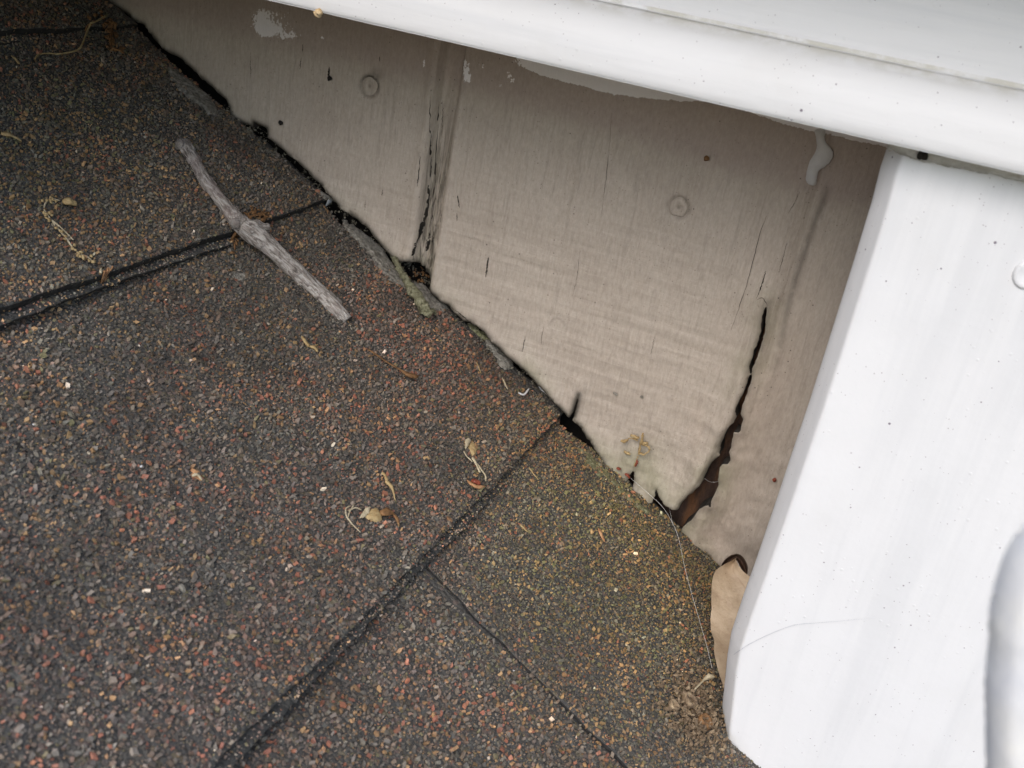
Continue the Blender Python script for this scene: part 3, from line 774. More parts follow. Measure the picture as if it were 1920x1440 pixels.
        k = np.arange(n - 1); f = np.stack([o_ + k, o_ + k + 1, o_ + n + k + 1, o_ + n + k], 1)
        Fq.append(f); mi.append(np.ones(len(f), int))
        for a_ in attrs: attrs[a_] = np.concatenate([attrs[a_], np.zeros(2 * n)])
    for c in ([[(797, 349), (795, 385), (789, 412), (784, 436), (779, 458)], 4.6, 2], [[(779, 452), (776, 470), (774, 488)], 2.0, 3], [[(796, 440), (795, 458), (793, 474)], 3.0, 4],
              [[(814, 460), (812, 478), (811, 497)], 2.6, 5], [[(806, 436), (803, 452), (798, 478)], 1.6, 6], [[(820, 405), (819, 422)], 1.6, 7], [[(808, 180), (806, 230), (803, 290), (799, 345)], 0.9, 8],
              [[(817, 185), (813, 250), (808, 310), (804, 380), (798, 430)], 0.8, 9], [[(823, 190), (820, 260)], 0.6, 10], [[(790, 292), (786, 330), (783, 350)], 1.0, 11],
              [[(917, 482), (914, 500), (911, 520)], 2.2, 12], [[(858, 366), (860, 376), (863, 390)], 1.6, 13], [[(857, 400), (857, 414)], 0.9, 14],
              [[(618, 125), (617, 140), (618, 152)], 3.0, 15], [[(565, 108), (563, 130)], 0.8, 16], [[(471, 98), (470, 145)], 0.7, 17], [[(569, 82), (568, 98)], 0.8, 18],
              [[(1440, 398), (1425, 440), (1412, 490), (1397, 545), (1383, 585), (1371, 620)], 0.6, 19], [[(1436, 508), (1430, 530), (1420, 558)], 1.3, 20],
              [[(1476, 455), (1468, 485), (1460, 512)], 0.5, 21], [[(1500, 358), (1490, 380), (1478, 400)], 0.5, 22], [[(1088, 470), (1082, 520), (1074, 555)], 0.45, 23],
              [[(1147, 210), (1142, 280), (1136, 340), (1128, 400)], 0.45, 24], [[(985, 630), (980, 660)], 0.9, 25], [[(1020, 610), (1014, 650)], 0.4, 26], [[(1228, 630), (1221, 664)], 0.5, 27], [[(712, 105), (713, 116)], 0.8, 28],
              [[(718, 355), (716, 368)], 0.6, 29], [[(686, 375), (685, 395)], 0.6, 30], [[(855, 580), (868, 590), (880, 600)], 1.3, 31], [[(1420, 560), (1432, 556), (1441, 570)], 0.7, 32]):
        crack(*c)
    np_mesh('siding_board', V2, Fq, [M_WALL, M_DARK], root, np.concatenate(mi), smooth_=True, attrs=attrs)
    # plain continuation of the siding beyond what is seen closely
    def pl(name, p0, p1, mat):
        v, q = box_verts(p0, p1); np_mesh(name, v, [q], mat, root, smooth_=False)
    pl('sheathing', (-0.42, 0.0185, -0.42), (0.55, 0.03, -0.018), M_FELT)
    pl('rotten_batten', (-0.088, 0.0105, -0.36), (-0.030, 0.0178, -0.10), M_ROT)
    # round countersunk nail heads under paint
    for cx, cy, r, dn in ((692, 162, 0.0036, 0.0012), (1272, 389, 0.0036, 0.0007)):
        q = W2(cx, cy); n = 40; rings = [(0.0, 0.0004), (0.3, 0.0003), (0.42, 0.0006), (0.8, 0.0007), (0.95, 0.0005), (1.05, -0.0004)]
        vv = []; th = np.linspace(0, 2 * np.pi, n, endpoint=False)
        for rr, hh in rings: 
            wob = 1 + 0.06 * np.sin(3 * th + cx) + 0.04 * np.sin(5 * th)
            vv.append(np.stack([q[0] + r * rr * np.cos(th) * wob, np.full(n, dn - 0.0003 - hh), q[1] + r * 1.05 * rr * np.sin(th) * wob], 1))
        vv = np.concatenate(vv); k = np.arange(n); k2 = (k + 1) % n
        f = np.concatenate([np.stack([a_ * n + k, (a_ + 1) * n + k, (a_ + 1) * n + k2, a_ * n + k2], 1) for a_ in range(len(rings) - 1)])
        at = {k_: np.zeros(len(vv)) for k_ in ('topcoat', 'warm', 'bare', 'algae', 'white', 'rough')}; at['dirt'] = np.zeros(len(vv)); at['dirt'][:n] = 0.5
        np_mesh('nail_head', vv, [f], M_WALL, root, attrs=at)
    # runs of white paint
    drip = [(1522, 240), (1545, 240), (1547, 252), (1546, 262), (1552, 272), (1561, 281), (1562, 292), (1556, 304), (1546, 313), (1535, 320), (1532, 332), (1530, 345), (1524, 348), (1514, 344), (1510, 336), (1511, 322), (1514, 308), (1519, 298), (1527, 287), (1531, 276), (1529, 262)]
    P = np.array([W2(*p) for p in spline(np.array(drip + drip[:1], float), 90)[:-1]])
    v, q, _ = patch(P, lambda a_, b_, h_: np.stack([a_, 0.0001 - h_, b_], -1), 0.0011, 0.0005, 0.25, 0.0022)
    np_mesh('paint_drip', v, [q], M_DRIP, root)
    return root
siding()

# ------------------------------------------------------------------ white eave over the siding
Y_BOARD = -0.088
def eave():
    root = empty('eave', 'white painted eave with rounded moulding along its lower edge, above the siding', 'eave trim')
    # bead profile (y, z): crease -> bullnose -> underside
    prof = [(-0.0885, -0.0215), (-0.0890, -0.0226), (-0.0918, -0.0240), (-0.0955, -0.0260), (-0.0985, -0.0291), (-0.1000, -0.0325), (-0.1006, -0.0360), (-0.1007, -0.0392), (-0.1003, -0.0411), (-0.0996, -0.0417), (-0.0980, -0.0418), (-0.080, -0.0414), (-0.060, -0.0410)]
    P = spline(np.array(prof), 40)
    def sweep(P, x0, x1, nx, amp, seed):
        X = np.linspace(x0, x1, nx); A, B = np.meshgrid(X, np.arange(len(P)), indexing='ij')
        d = amp * (fbm(A * 70, P[B, 0] * 600 + P[B, 1] * 600, seed, 3) - 0.5)
        V = np.stack([A, P[B, 0] - d, P[B, 1] + d * 0.6 + 0.0007 * (fbm(A * 9, 0 * A, seed + 3, 3) - 0.5)], -1).reshape(-1, 3)
        return V, grid_faces(nx, len(P))[:, ::-1]
    V, Q = sweep(P, -0.75, 0.50, 620, 0.0003, 3)
    gr_ = np.tile(np.exp(-((P[:, 1] + 0.0222) / 0.0022) ** 2) * 0.6, 620)
    np_mesh('bead_moulding', V, [Q], M_WHITE_H, root, attrs={'grime': gr_})
    prof = [(-0.080, 0.0395), (-0.0865, 0.039), (-0.0865, 0.02), (-0.087, -0.01), (-0.0875, -0.0205), (-0.0884, -0.0222), (-0.0900, -0.0226)]
    Pf = np.concatenate([np.linspace(prof[k], prof[k + 1], 10, endpoint=False) for k in range(len(prof) - 1)] + [[prof[-1]]])
    V, Q = sweep(Pf, -0.75, 0.50, 500, 0.0003, 8)
    np_mesh('fascia_board', V, [Q], M_WHITE_H, root)
    v, q = box_verts((-0.75, -0.079, -0.040), (0.50, -0.0005, -0.0185)); np_mesh('soffit', v, [q], M_WHITE_H, root, smooth_=False)
    v, q = box_verts((-0.75, -0.165, 0.040), (0.50, 0.05, 0.060)); np_mesh('shade_overhang', v, [q], M_WHITE_H, root, smooth_=False)  # unseen overhang, added and sized to shade the fascia and moulding
    v, q = box_verts((-0.95, -0.30, -0.028), (-0.245, -0.106, 0.0395)); np_mesh('shade_slab', v, [q], M_WHITE_H, root, smooth_=False)  # unseen slab added out of view to darken the upper left roof
    return root
eave()

# ------------------------------------------------------------------ white corner board
def corner_board():
    root = empty('corner_board', 'white painted vertical corner board with rounded edge, standing before the siding', 'trim board')
    ed = [(1667, 262), (1647, 320), (1633, 377), (1602, 480), (1557, 623), (1513, 763), (1480, 860), (1447, 960), (1413, 1060), (1387, 1133), (1364, 1203), (1357, 1245), (1353, 1287), (1349, 1325), (1345, 1362)]
    E3 = np.array([wallp(p[0], p[1], Y_BOARD + 0.003) for p in ed])
    bot = [(1345, 1364), (1352, 1383), (1360, 1400), (1371, 1421), (1383, 1440)]
    B3 = np.array([wallp(p[0], p[1], Y_BOARD) for p in bot])
    zs = E3[:, 2]; xs = E3[:, 0]
    zt = -0.0400; zb0 = B3[0, 2]
    W = 0.19; nz = 260
    R = 0.0052
    # cross-section parameters: offset from the left edge and depth
    th = np.linspace(0, np.pi / 2, 9)
    ch = [(0.0, 0.0090), (0.0002, 0.0080), (0.0006, 0.0069), (0.0018, 0.0048), (0.0032, 0.0025), (0.0044, 0.0008), (0.0048, 0.0003), (0.0054, 0.0)]
    prof = [(0.0, Y_BOARD + 0.020, 0)] + [(o, Y_BOARD + d, 1) for o, d in ch] + [(o, Y_BOARD, 1) for o in np.concatenate([np.linspace(R + 0.0009, 0.03, 26), np.linspace(0.031, W, 110)])]
    prof = np.array(prof)
    U = np.linspace(0, 1, nz)
    A, K = np.meshgrid(U, np.arange(len(prof)), indexing='ij')
    off = prof[K, 0]; yy = prof[K, 1].copy()
    # sloped bottom cut
    bx = B3[:, 0] - B3[0, 0]
    zb = np.interp(off, bx, B3[:, 2]) + np.where(off > bx[-1], (off - bx[-1]) * (B3[-1, 2] - B3[-2, 2]) / (B3[-1, 0] - B3[-2, 0]) * 0.7, 0)
    zb = zb + 0.0012 * (fbm(off * 220, off * 0, 3, 3) - 0.5)
    Z = zt + (zb - zt) * A
    xe = np.interp(-Z, -zs, xs)
    X = xe + off
    yy += -0.0007 * (fbm(X * 26, Z * 26, 5, 3) - 0.5) - 0.00018 * (fbm(X * 260, Z * 60, 6, 3) - 0.5)
    yy += 0.0022 * smooth(zb + 0.0045, zb, Z)
    V = np.stack([X, yy, Z], -1).reshape(-1, 3)
    F = grid_faces(nz, len(prof))
    e_ = bevel_edges_open(F); idx = np.unique(e_); m2 = np.full(len(V), -1); m2[idx] = len(V) + np.arange(len(idx))
    Vb = V[idx].copy(); Vb[:, 1] = Y_BOARD + 0.020
    V = np.concatenate([V, Vb]); sk = np.stack([e_[:, 1], e_[:, 0], m2[e_[:, 0]], m2[e_[:, 1]]], 1)
    gr_ = np.concatenate([(np.exp(-((Z - zb) / 0.006) ** 2) * np.exp(-off / 0.02)).ravel(), np.ones(len(Vb))])
    np_mesh('face_board', V, [F, sk], M_WHITE, root, attrs={'grime': gr_})
    v, q = box_verts((0.030, Y_BOARD + 0.0205, -0.30), (0.17, -0.006, -0.041)); np_mesh('backing_block', v, [q], M_WHITE, root, smooth_=False)
    # caulk line under the moulding and a blister of old grime in it
    P = np.array([wallp(*p, y=Y_BOARD - 0.0015) for p in ((1668, 268), (1700, 279), (1740, 291), (1800, 303), (1860, 314), (1930, 330))])
    v, q, t = tube(spline(P, 60), 0.0017, 12, 0.5, 4, 0.5); np_mesh('caulk_bead', v, [q, t], mat_simple('old_caulk', (0.42, 0.39, 0.34), (0.62, 0.60, 0.56), 260, 0.8, 0.9, 0.0006), root)
    P = np.array([wallp(*p, y=Y_BOARD - 0.0035) for p in ((1722, 286), (1732, 291), (1740, 290))])
    v, q, t = tube(spline(P, 14), [0.0006, 0.0010, 0.0012, 0.0013, 0.0013, 0.0012, 0.0014, 0.0014, 0.0012, 0.0012, 0.001, 0.0009, 0.0008, 0.0004], 9, 0.9, 6); np_mesh('grime_blister', v, [q, t], M_DARK, root)
    # round dimple of a nail at the far edge
    c = wallp(1925, 516, Y_BOARD); n = 36; th = np.linspace(0, 2 * np.pi, n, endpoint=False); rings = [(0.0, 0.0002), (0.0022, 0.0004), (0.0029, 0.0007), (0.0033, 0.0003), (0.0037, -0.0004)]
    vv = np.concatenate([np.stack([c[0] + r * np.cos(th), np.full(n, c[1] - 0.0003 - h_), c[2] + 1.1 * r * np.sin(th)], 1) for r, h_ in rings])
    k = np.arange(n); k2 = (k + 1) % n
    f = np.concatenate([np.stack([a_ * n + k, (a_ + 1) * n + k, (a_ + 1) * n + k2, a_ * n + k2], 1) for a_ in range(len(rings) - 1)])
    np_mesh('nail_head', vv, [f], M_WHITE, root)
    # fine crack in the paint
    P = spline(np.array([(1374, 1232), (1392, 1216), (1420, 1200), (1455, 1184), (1490, 1172), (1530, 1168), (1580, 1164), (1640, 1158)], float), 60)
    Q3 = np.array([wallp(p[0], p[1], Y_BOARD - 0.0003) for p in P]); Q3[:8, 1] = np.linspace(Y_BOARD + 0.0012, Y_BOARD - 0.0003, 8)
    v, q, t = tube(Q3, np.linspace(0.00007, 0.00002, 60), 5); np_mesh('paint_crack', v, [q, t], mat_simple('paint_crack_grey', (0.36, 0.36, 0.40), (0.48, 0.48, 0.52), 200), root)
    return root
corner_board()

# ------------------------------------------------------------------ pale thing close to the lens
def near_edge():
    y = -0.275
    px_ = [(1848, 1475), (1847, 1400), (1846, 1330), (1845, 1280), (1848, 1240), (1853, 1200), (1852, 1165), (1857, 1125), (1867, 1085), (1880, 1045), (1897, 1012), (1918, 985), (1950, 962), (2000, 945), (2090, 950), (2190, 1000), (2230, 1100), (2240, 1475)]
    P = spline(np.array(px_, float), 120)
    Q = np.array([[wallp(p[0], p[1], y)[0], wallp(p[0], p[1], y)[2]] for p in P])
    m = mat_simple('weathered_whitewash', (0.60, 0.60, 0.61), (0.68, 0.67, 0.65), 90, 0.8, 0.4, 0.0006, (1, 1, 1), (0.72, 0.70, 0.63), detail=3)
    v, q, _ = patch(Q, lambda a_, b_, h_: np.stack([a_, y - h_, b_], -1), 0.005, 0.0007, 0.03, 0.003)
    o = np_mesh('weathered_board', v, [q], m)
    tag(o, 'pale mottled rounded board end, blurred, poking in before the white corner board', 'board end')
near_edge()

# ------------------------------------------------------------------ twigs
def bark_attr(v, n, sides, P, R):
    al = np.concatenate([[0], np.cumsum(np.linalg.norm(np.diff(P, axis=0), axis=1))])
    ar = np.abs(np.arange(sides) - sides / 2) / sides * 2 * np.pi * np.mean(R)
    A_, B_ = np.meshgrid(al, ar, indexing='ij')
    return {'along': np.concatenate([A_.ravel(), [al[0], al[-1]]]), 'around': np.concatenate([B_.ravel(), [0, 0]])}

def twig():
    root = empty('twig', 'forked grey bare twig lying across the upper shingle edge', 'twig')
    ctl = [(345, 268, 13), (351, 281, 14), (356, 290, 12.5), (366, 305, 12), (385, 340, 13), (402, 362, 12), (418, 382, 13), (433, 400, 15), (447, 416, 17), (462, 428, 20), (480, 441, 20.5), (500, 458, 18.5), (525, 482, 16.5), (553, 508, 16.5), (580, 533, 16), (607, 557, 16), (632, 582, 15.5), (650, 601, 12.5)]
    c = np.array(ctl, float); n = 130
    S = spline(c, n)
    hs = np.interp(S[:, 0], [346, 440, 560, 650], [0.0002, 0.0040, 0.0040, 0.0004])
    P = []; R = []
    for (px, py, r), h_ in zip(S, hs):
        s, y = roof_at(px, py, 0.004)
        hh = np.interp(s, [-0.07, 0.0, 0.03], [float(surf_h(-0.07)), 0.0, -0.0045])
        rr = ray(px, py); p0 = roofp(px, py, 0.004); rad = r * px_size(p0) * 0.5 * 2 * 0.92
        k = ((A0 - CAM) @ NS + hh + rad * 0.92 + 0.0004) / (rr @ NS); P.append(CAM + rr * k); R.append(rad)
    P = np.array(P); R = np.array(R) * (1 + 0.10 * (fbm(np.arange(n) * 0.22, np.arange(n) * 0, 3, 3) - 0.5))
    v, q, t = tube(P, R, 26, 0.26, 2, 0.10)
    np_mesh('stem', v, [q, t], M_BARK, root, attrs=bark_attr(v, n, 26, P, R))
    def stub(i, du, dv, L, r0, r1, name='side_stub'):
        base = P[i]; q_ = base + L * (du * DS + dv * YS + 0.25 * NS)
        pts = spline(np.array([base, base * 0.45 + q_ * 0.55, q_]), 12)
        rr_ = np.linspace(r0, r1, 12); v, q, t = tube(pts, rr_, 12, 0.35, 5); np_mesh(name, v, [q, t], M_BARK, root, attrs=bark_attr(v, 12, 12, pts, rr_))
    stub(3, -0.2, -0.95, 0.0040, 0.0024, 0.0019, 'knob')
    stub(68, 0.55, 0.85, 0.0085, 0.0042, 0.0018)
    stub(60, 0.3, -0.9, 0.0050, 0.0034, 0.0018)
    stub(100, -0.2, 0.9, 0.0040, 0.0020, 0.0011)
    # flakes of loose bark
    rs_ = np.random.RandomState(5); parts = []
    for k in range(70):
        i = rs_.randint(4, n - 6); a_ = rs_.uniform(-0.3, np.pi + 0.3); T = P[i + 1] - P[i]; T /= np.linalg.norm(T); U = np.cross(T, NS); U /= np.linalg.norm(U)
        nd = np.cos(a_) * U + np.sin(a_) * NS; td = np.cross(T, nd); b_ = P[i] + nd * R[i] * 1.0
        l = rs_.uniform(0.0006, 0.0020); w_ = rs_.uniform(0.0003, 0.0008); lf = rs_.uniform(0.0002, 0.0008)
        vv = np.array([b_ - T * l - td * w_, b_ + T * l - td * w_, b_ + T * l + td * w_ + nd * lf, b_ - T * l + td * w_ + nd * lf])
        vv = np.concatenate([vv, vv - nd * 0.0002]); parts.append((vv, np.array([[0, 1, 2, 3], [7, 6, 5, 4], [0, 4, 5, 1], [1, 5, 6, 2], [2, 6, 7, 3], [3, 7, 4, 0]]), None))
    v, f = join(parts); np_mesh('bark_flakes', v, f, M_BARK, root, smooth_=False, attrs={'along': np.arange(len(v)) * 0.0011, 'around': np.arange(len(v)) * 0.0007})
twig()

def simple_stick(name, ctl, mat, label, cat, lift=0.0, jit=0.4, sides=12, group=None, n=50, hfun=None, parent=None, root=None, seed=3):
    """a bent stalk whose control points are (px, py, radius px) on the shingles"""
    S = spline(np.array(ctl, float), n); P = []; R = []
    for k, (px, py, r) in enumerate(S):
        rad = r * px_size(roofp(px, py)); h_ = lift + (hfun(k / (n - 1)) if hfun else 0)
        P.append(roofp(px, py, rad * 0.8 + h_)); R.append(rad)
    v, q, t = tube(np.array(P), np.array(R), sides, jit, seed)
    o = np_mesh(name, v, [q, t], mat, parent)
    if label: tag(o, label, cat, group)
    return o

r_ = empty('lichen_twig', 'short greenish lichen-covered twig wedged in the gap below the groove', 'twig')
simple_stick('stem', [(737, 478, 5), (747, 500, 6), (758, 520, 6.5), (768, 535, 7), (778, 550, 9), (790, 570, 10), (799, 583, 9), (808, 592, 7)], M_LICHEN, None, None, 0.0022, 0.8, 14, parent=r_, n=70)
simple_stick('side_stub', [(775, 545, 6), (768, 547, 6), (768, 553, 3)], M_LICHEN, None, None, 0.0022, 0.8, 10, parent=r_, n=14)
simple_stick('broken_end', [(800, 582, 6), (812, 584, 5), (818, 590, 2)], M_LICHEN, None, None, 0.0018, 0.8, 10, parent=r_, n=14)

# ------------------------------------------------------------------ leaf
def leaf():
    root = empty('dead_leaf', 'tan dead leaf with rolled dark brown tip, tucked behind the corner board', 'leaf')
    # leaf plane: from the roof up towards the siding
    b = roofp(1360, 1300, 0.0015); top = wallp(1377, 1052, -0.026); ax = top - b; L = np.linalg.norm(ax); ax /= L
    side = np.cross(ax, np.array([0.0, -1.0, 0.25])); side = np.cross(np.cross(ax, np.array([1.0, 0.0, 0.0])), ax); side /= np.linalg.norm(side); nrm = np.cross(side, ax)
    if nrm[1] > 0: nrm = -nrm
    def to_plane(px, py):
        r = ray(px, py); k = ((b - CAM) @ nrm) / (r @ nrm); p = CAM + r * k - b; return (p @ side, p @ ax)
    leftp = [(1360, 1310), (1353, 1287), (1345, 1263), (1338.5, 1235), (1337, 1222), (1338, 1206), (1332.5, 1186), (1332, 1172), (1332, 1159), (1333.5, 1145), (1333, 1131), (1333, 1115), (1334, 1098), (1337, 1085), (1342, 1076), (1352, 1068), (1366, 1060), (1379, 1051)]
    lp = np.array([to_plane(*p) for p in leftp])
    nu, nv = 80, 30
    t = np.linspace(0, 1, nu); tl = spline(lp, nu)
    vlen = tl[:, 1]; xl = tl[:, 0]
    mid = np.interp(vlen, [0, L * 0.15, L * 0.5, L * 0.85, L], [0.004, 0.006, 0.004, 0.0025, 0.0])
    xr = np.maximum(mid + (mid - xl) * 0.9 * (1 - 0.95 * smooth(0.70 * L, 0.97 * L, vlen)), xl + 0.0002)
    T, S_ = np.meshgrid(np.arange(nu), np.linspace(0, 1, nv), indexing='ij')
    X = xl[T] + (xr - xl)[T] * S_; Yv = vlen[T]
    bowl = 0.0030 * (2 * S_ - 0.9) ** 2 + 0.0011 * (fbm(X * 260, Yv * 190, 4, 3) - 0.5) + 0.0012 * np.sin(Yv / L * 9.0) * (1 - S_)
    V = b + X[..., None] * side + Yv[..., None] * ax + bowl[..., None] * nrm
    cx = np.abs(S_ - 0.62 - 0.10 * np.sin(Yv / L * 3)) 
    vein = np.exp(-(cx / 0.022) ** 2)
    for k in range(7):
        y0 = L * (0.12 + 0.12 * k); vein = np.maximum(vein, 0.5 * np.exp(-((Yv - y0 - 0.5 * (0.62 - S_) * 0.02) / 0.00035) ** 2) * (S_ < 0.62))
    V = V.reshape(-1, 3); F = grid_faces(nu, nv)
    n = len(V); Vb = V - nrm * 0.00025
    np_mesh('blade', np.concatenate([V, Vb]), [np.concatenate([F, F[:, ::-1] + n])], M_LEAF, root, attrs={'curl': np.zeros(2 * n), 'vein': np.tile(vein.ravel(), 2)})
    # rolled tip: a curled strip whose dark inside faces out
    arc = spline(np.array([(1352, 1069), (1353, 1059), (1360, 1049), (1368, 1043), (1377, 1039.5), (1386, 1040), (1394, 1046), (1400, 1057), (1402, 1070), (1399, 1084)], float), 44)
    low = spline(np.array([(1354, 1069), (1359, 1066), (1366, 1060), (1372, 1056), (1379, 1051.5), (1382, 1052), (1386, 1059), (1391, 1068), (1396, 1078), (1398, 1086)], float), 44)
    rows = []; nr = 9
    for j in range(nr):
        u = j / (nr - 1); row = []
        for k in range(44):
            p = low[k] * (1 - u) + arc[k] * u
            d = -0.026 + 0.006 * np.sin(u * np.pi) - 0.001 * u
            row.append(wallp(p[0], p[1], d))
        rows.append(row)
    V = np.array(rows).reshape(-1, 3); F = grid_faces(nr, 44); n = len(V); Vb = V + np.array([0, 0.0003, 0])
    cu = np.repeat(np.linspace(1.0, 0.86, nr), 44); cu[-44:] = 0.25
    np_mesh('curled_tip', np.concatenate([V, Vb]), [np.concatenate([F, F[:, ::-1] + n])], M_LEAF, root, attrs={'curl': np.tile(cu, 2), 'vein': np.zeros(2 * n)})
leaf()

# ------------------------------------------------------------------ crusts, sealant and lichen along the joint
def roof_patch(name, px_poly, mat, thick, label, cat, res=0.0006, rough=0.5, seed=3, group=None, base=0.0, jag=1.2, edge=None, parent=None, curl=None):
    P = lumpy_line(list(px_poly) + [px_poly[0]], jag, 6, seed)[:-1]
    Q = np.array([roof_at(*p) for p in P])
    to3 = lambda a_, b_, h_: roof_xyz(a_, b_, surf_h(a_, b_) + h_)
    v, q, _ = patch(Q, to3, thick, res, rough, edge, seed, base, curl)
    o = np_mesh(name, v, [q], mat, parent)
    if label: tag(o, label, cat, group)
    return o

roof_patch('sealant_remnant', [(640, 412), (660, 420), (690, 442), (715, 466), (735, 492), (752, 520), (766, 536), (752, 540), (730, 528), (712, 512), (692, 480), (668, 452), (648, 430)], M_CEMENT, 0.0011,
           'grey crusty sealant strip beside the siding, uphill of the lichen-covered twig', 'sealant', seed=5, jag=2.2, group='old sealant left along the joint')
roof_patch('sealant_remnant', [(764, 528), (782, 530), (802, 542), (820, 562), (842, 578), (832, 586), (812, 582), (795, 568), (778, 550)], M_CEMENT, 0.0012,
           'smooth grey sealant pad right behind the lichen-covered twig', 'sealant', seed=6, group='old sealant left along the joint')
roof_patch('sealant_remnant', [(906, 634), (920, 640), (936, 656), (950, 672), (968, 690), (955, 694), (940, 688), (926, 668), (912, 650)], M_CEMENT, 0.0012,
           'small grey sealant crust against the siding, midway down the middle course', 'sealant', seed=7, jag=2.0, group='old sealant left along the joint')
roof_patch('sealant_remnant', [(310, 118), (330, 128), (352, 150), (380, 172), (402, 196), (412, 214), (392, 214), (364, 192), (338, 172), (318, 148)], M_CEMENT, 0.0009,
           'shaded grey sealant smear beside the siding on the upper course', 'sealant', seed=8, jag=2.0, group='old sealant left along the joint')
roof_patch('lichen_patch', [(1083, 838), (1096, 842), (1112, 858), (1130, 878), (1146, 894), (1140, 902), (1124, 896), (1108, 880), (1092, 862)], M_MOSSY, 0.0010,
           'yellow-green lichen patch at the top of the lower shingle by the siding', 'lichen', seed=9, jag=2.2, group='lichen along the joint')
roof_patch('lichen_patch', [(1130, 886), (1150, 898), (1172, 916), (1196, 938), (1222, 962), (1212, 968), (1188, 950), (1164, 930), (1144, 908)], M_MOSSY, 0.0008,
           'greenish lichen strip under the torn siding edge', 'lichen', seed=10, jag=2.6, group='lichen along the joint')
roof_patch('lichen_patch', [(876, 606), (896, 612), (914, 628), (926, 646), (910, 640), (894, 628), (880, 618)], M_MOSSY, 0.0010,
           'green lichen sliver touching the siding on the middle course', 'lichen', seed=12, jag=1.6, group='lichen along the joint')
roof_patch('paint_flake', [(594, 352), (606, 362), (620, 371), (624, 380), (612, 380), (600, 368)], M_CEMENT, 0.0012, 'grey flake stuck at the wall end of the upper course', 'paint flake', seed=13, group='paint flakes')
roof_patch('paint_flake', [(612, 374), (624, 373), (622, 382), (613, 381)], M_WFLAKE, 0.0008, 'tiny white flake on the corner of the upper course', 'paint flake', seed=14, group='paint flakes', res=0.0004)
roof_patch('paint_flake', [(996, 700), (1006, 706), (1016, 720), (1030, 732), (1034, 741), (1024, 742), (1012, 732), (1002, 716)], M_WFLAKE, 0.0010, 'white crumbly flake against the siding near the middle course corner', 'paint flake', seed=15, group='paint flakes', res=0.0004, jag=2.0)
roof_patch('bark_scale', [(424, 513), (438, 509), (456, 512), (474, 517), (462, 524), (444, 528), (432, 521)], M_CEMENT, 0.0006, 'flat grey-green scale on the middle course below the upper edge', 'bark scale', seed=16, res=0.0005)
roof_patch('bark_scale', [(26, 825), (36, 830), (52, 846), (56, 856), (44, 852), (32, 840)], M_FELT, 0.0006, 'dark sliver lying at the outer side of the middle course', 'bark scale', seed=18, res=0.0005)

# ------------------------------------------------------------------ soil clump, crumbs
def crumbs(name, px_pts, sizes, mat, parent=None, lift=0.0):
    parts = []
    for (px, py), r in zip(px_pts, sizes):
        s, y = roof_at(px, py); rad = r * px_size(roofp(px, py))
        v = KB[random.randrange(len(KB))] * rad * np.array([1.1, 1.0, 1.0]); th = random.uniform(0, 6.28)
        c, si = math.cos(th), math.sin(th); a_ = v[:, 0] * c - v[:, 1] * si; b_ = v[:, 0] * si + v[:, 1] * c
        parts.append((roof_xyz(s + a_, y + b_, surf_h(s, y) + v[:, 2] + rad * 0.4 + lift * random.random()), CQ, None))
    v, f = join(parts); return np_mesh(name, v, f, mat, parent, smooth_=False)

def soil():
    root = empty('soil_clump', 'clump of brown soil crumbs and seed cups at the foot of the corner board', 'soil clump')
    rs_ = np.random.RandomState(9); pts = []; sz = []
    for k in range(1300):
        u = rs_.normal(size=2); px = 1300 + u[0] * 26 + u[1] * 14; py = 1345 + u[1] * 42
        if px > 1352: continue
        pts.append((px, py)); sz.append(1.2 + 5.5 * rs_.random() ** 2)
    o = crumbs('soil', pts, sz, M_DIRT, root, 0.0035); o['kind'] = 'stuff'
    for (cx, cy, r, m) in ((1294, 1313, 15, M_DIRT), (1322, 1352, 15, M_BROWNBIT), (1264, 1322, 11, M_DIRT)):
        c = roofp(cx, cy, 0.0028); R = r * px_size(c); n = 20; th = np.linspace(0, 2 * np.pi, n, endpoint=False); vv = []
        for a_, h_ in ((0.0, -0.35), (0.45, -0.25), (0.6, 0.35), (0.85, 0.45), (1.05, 0.1), (0.95, -0.6)):
            wob = 1 + 0.12 * np.sin(3 * th + cx) + 0.06 * np.sin(7 * th)
            vv.append(c + (R * a_ * wob * np.cos(th))[:, None] * DS + (R * a_ * wob * np.sin(th))[:, None] * YS + (R * h_) * NS)
        vv = np.concatenate(vv); k = np.arange(n); k2 = (k + 1) % n
        f = np.concatenate([np.stack([i * n + k, (i + 1) * n + k, (i + 1) * n + k2, i * n + k2], 1) for i in range(5)])
        np_mesh('seed_cup', vv, [f], m, root)
    simple_stick('stalk', [(1303, 1292, 1.6), (1312, 1283, 1.6), (1320, 1275, 2.2), (1328, 1269, 5), (1336, 1268, 4)], M_HUSK, None, None, 0.004, 0.6, 8, parent=root, n=24)
soil()

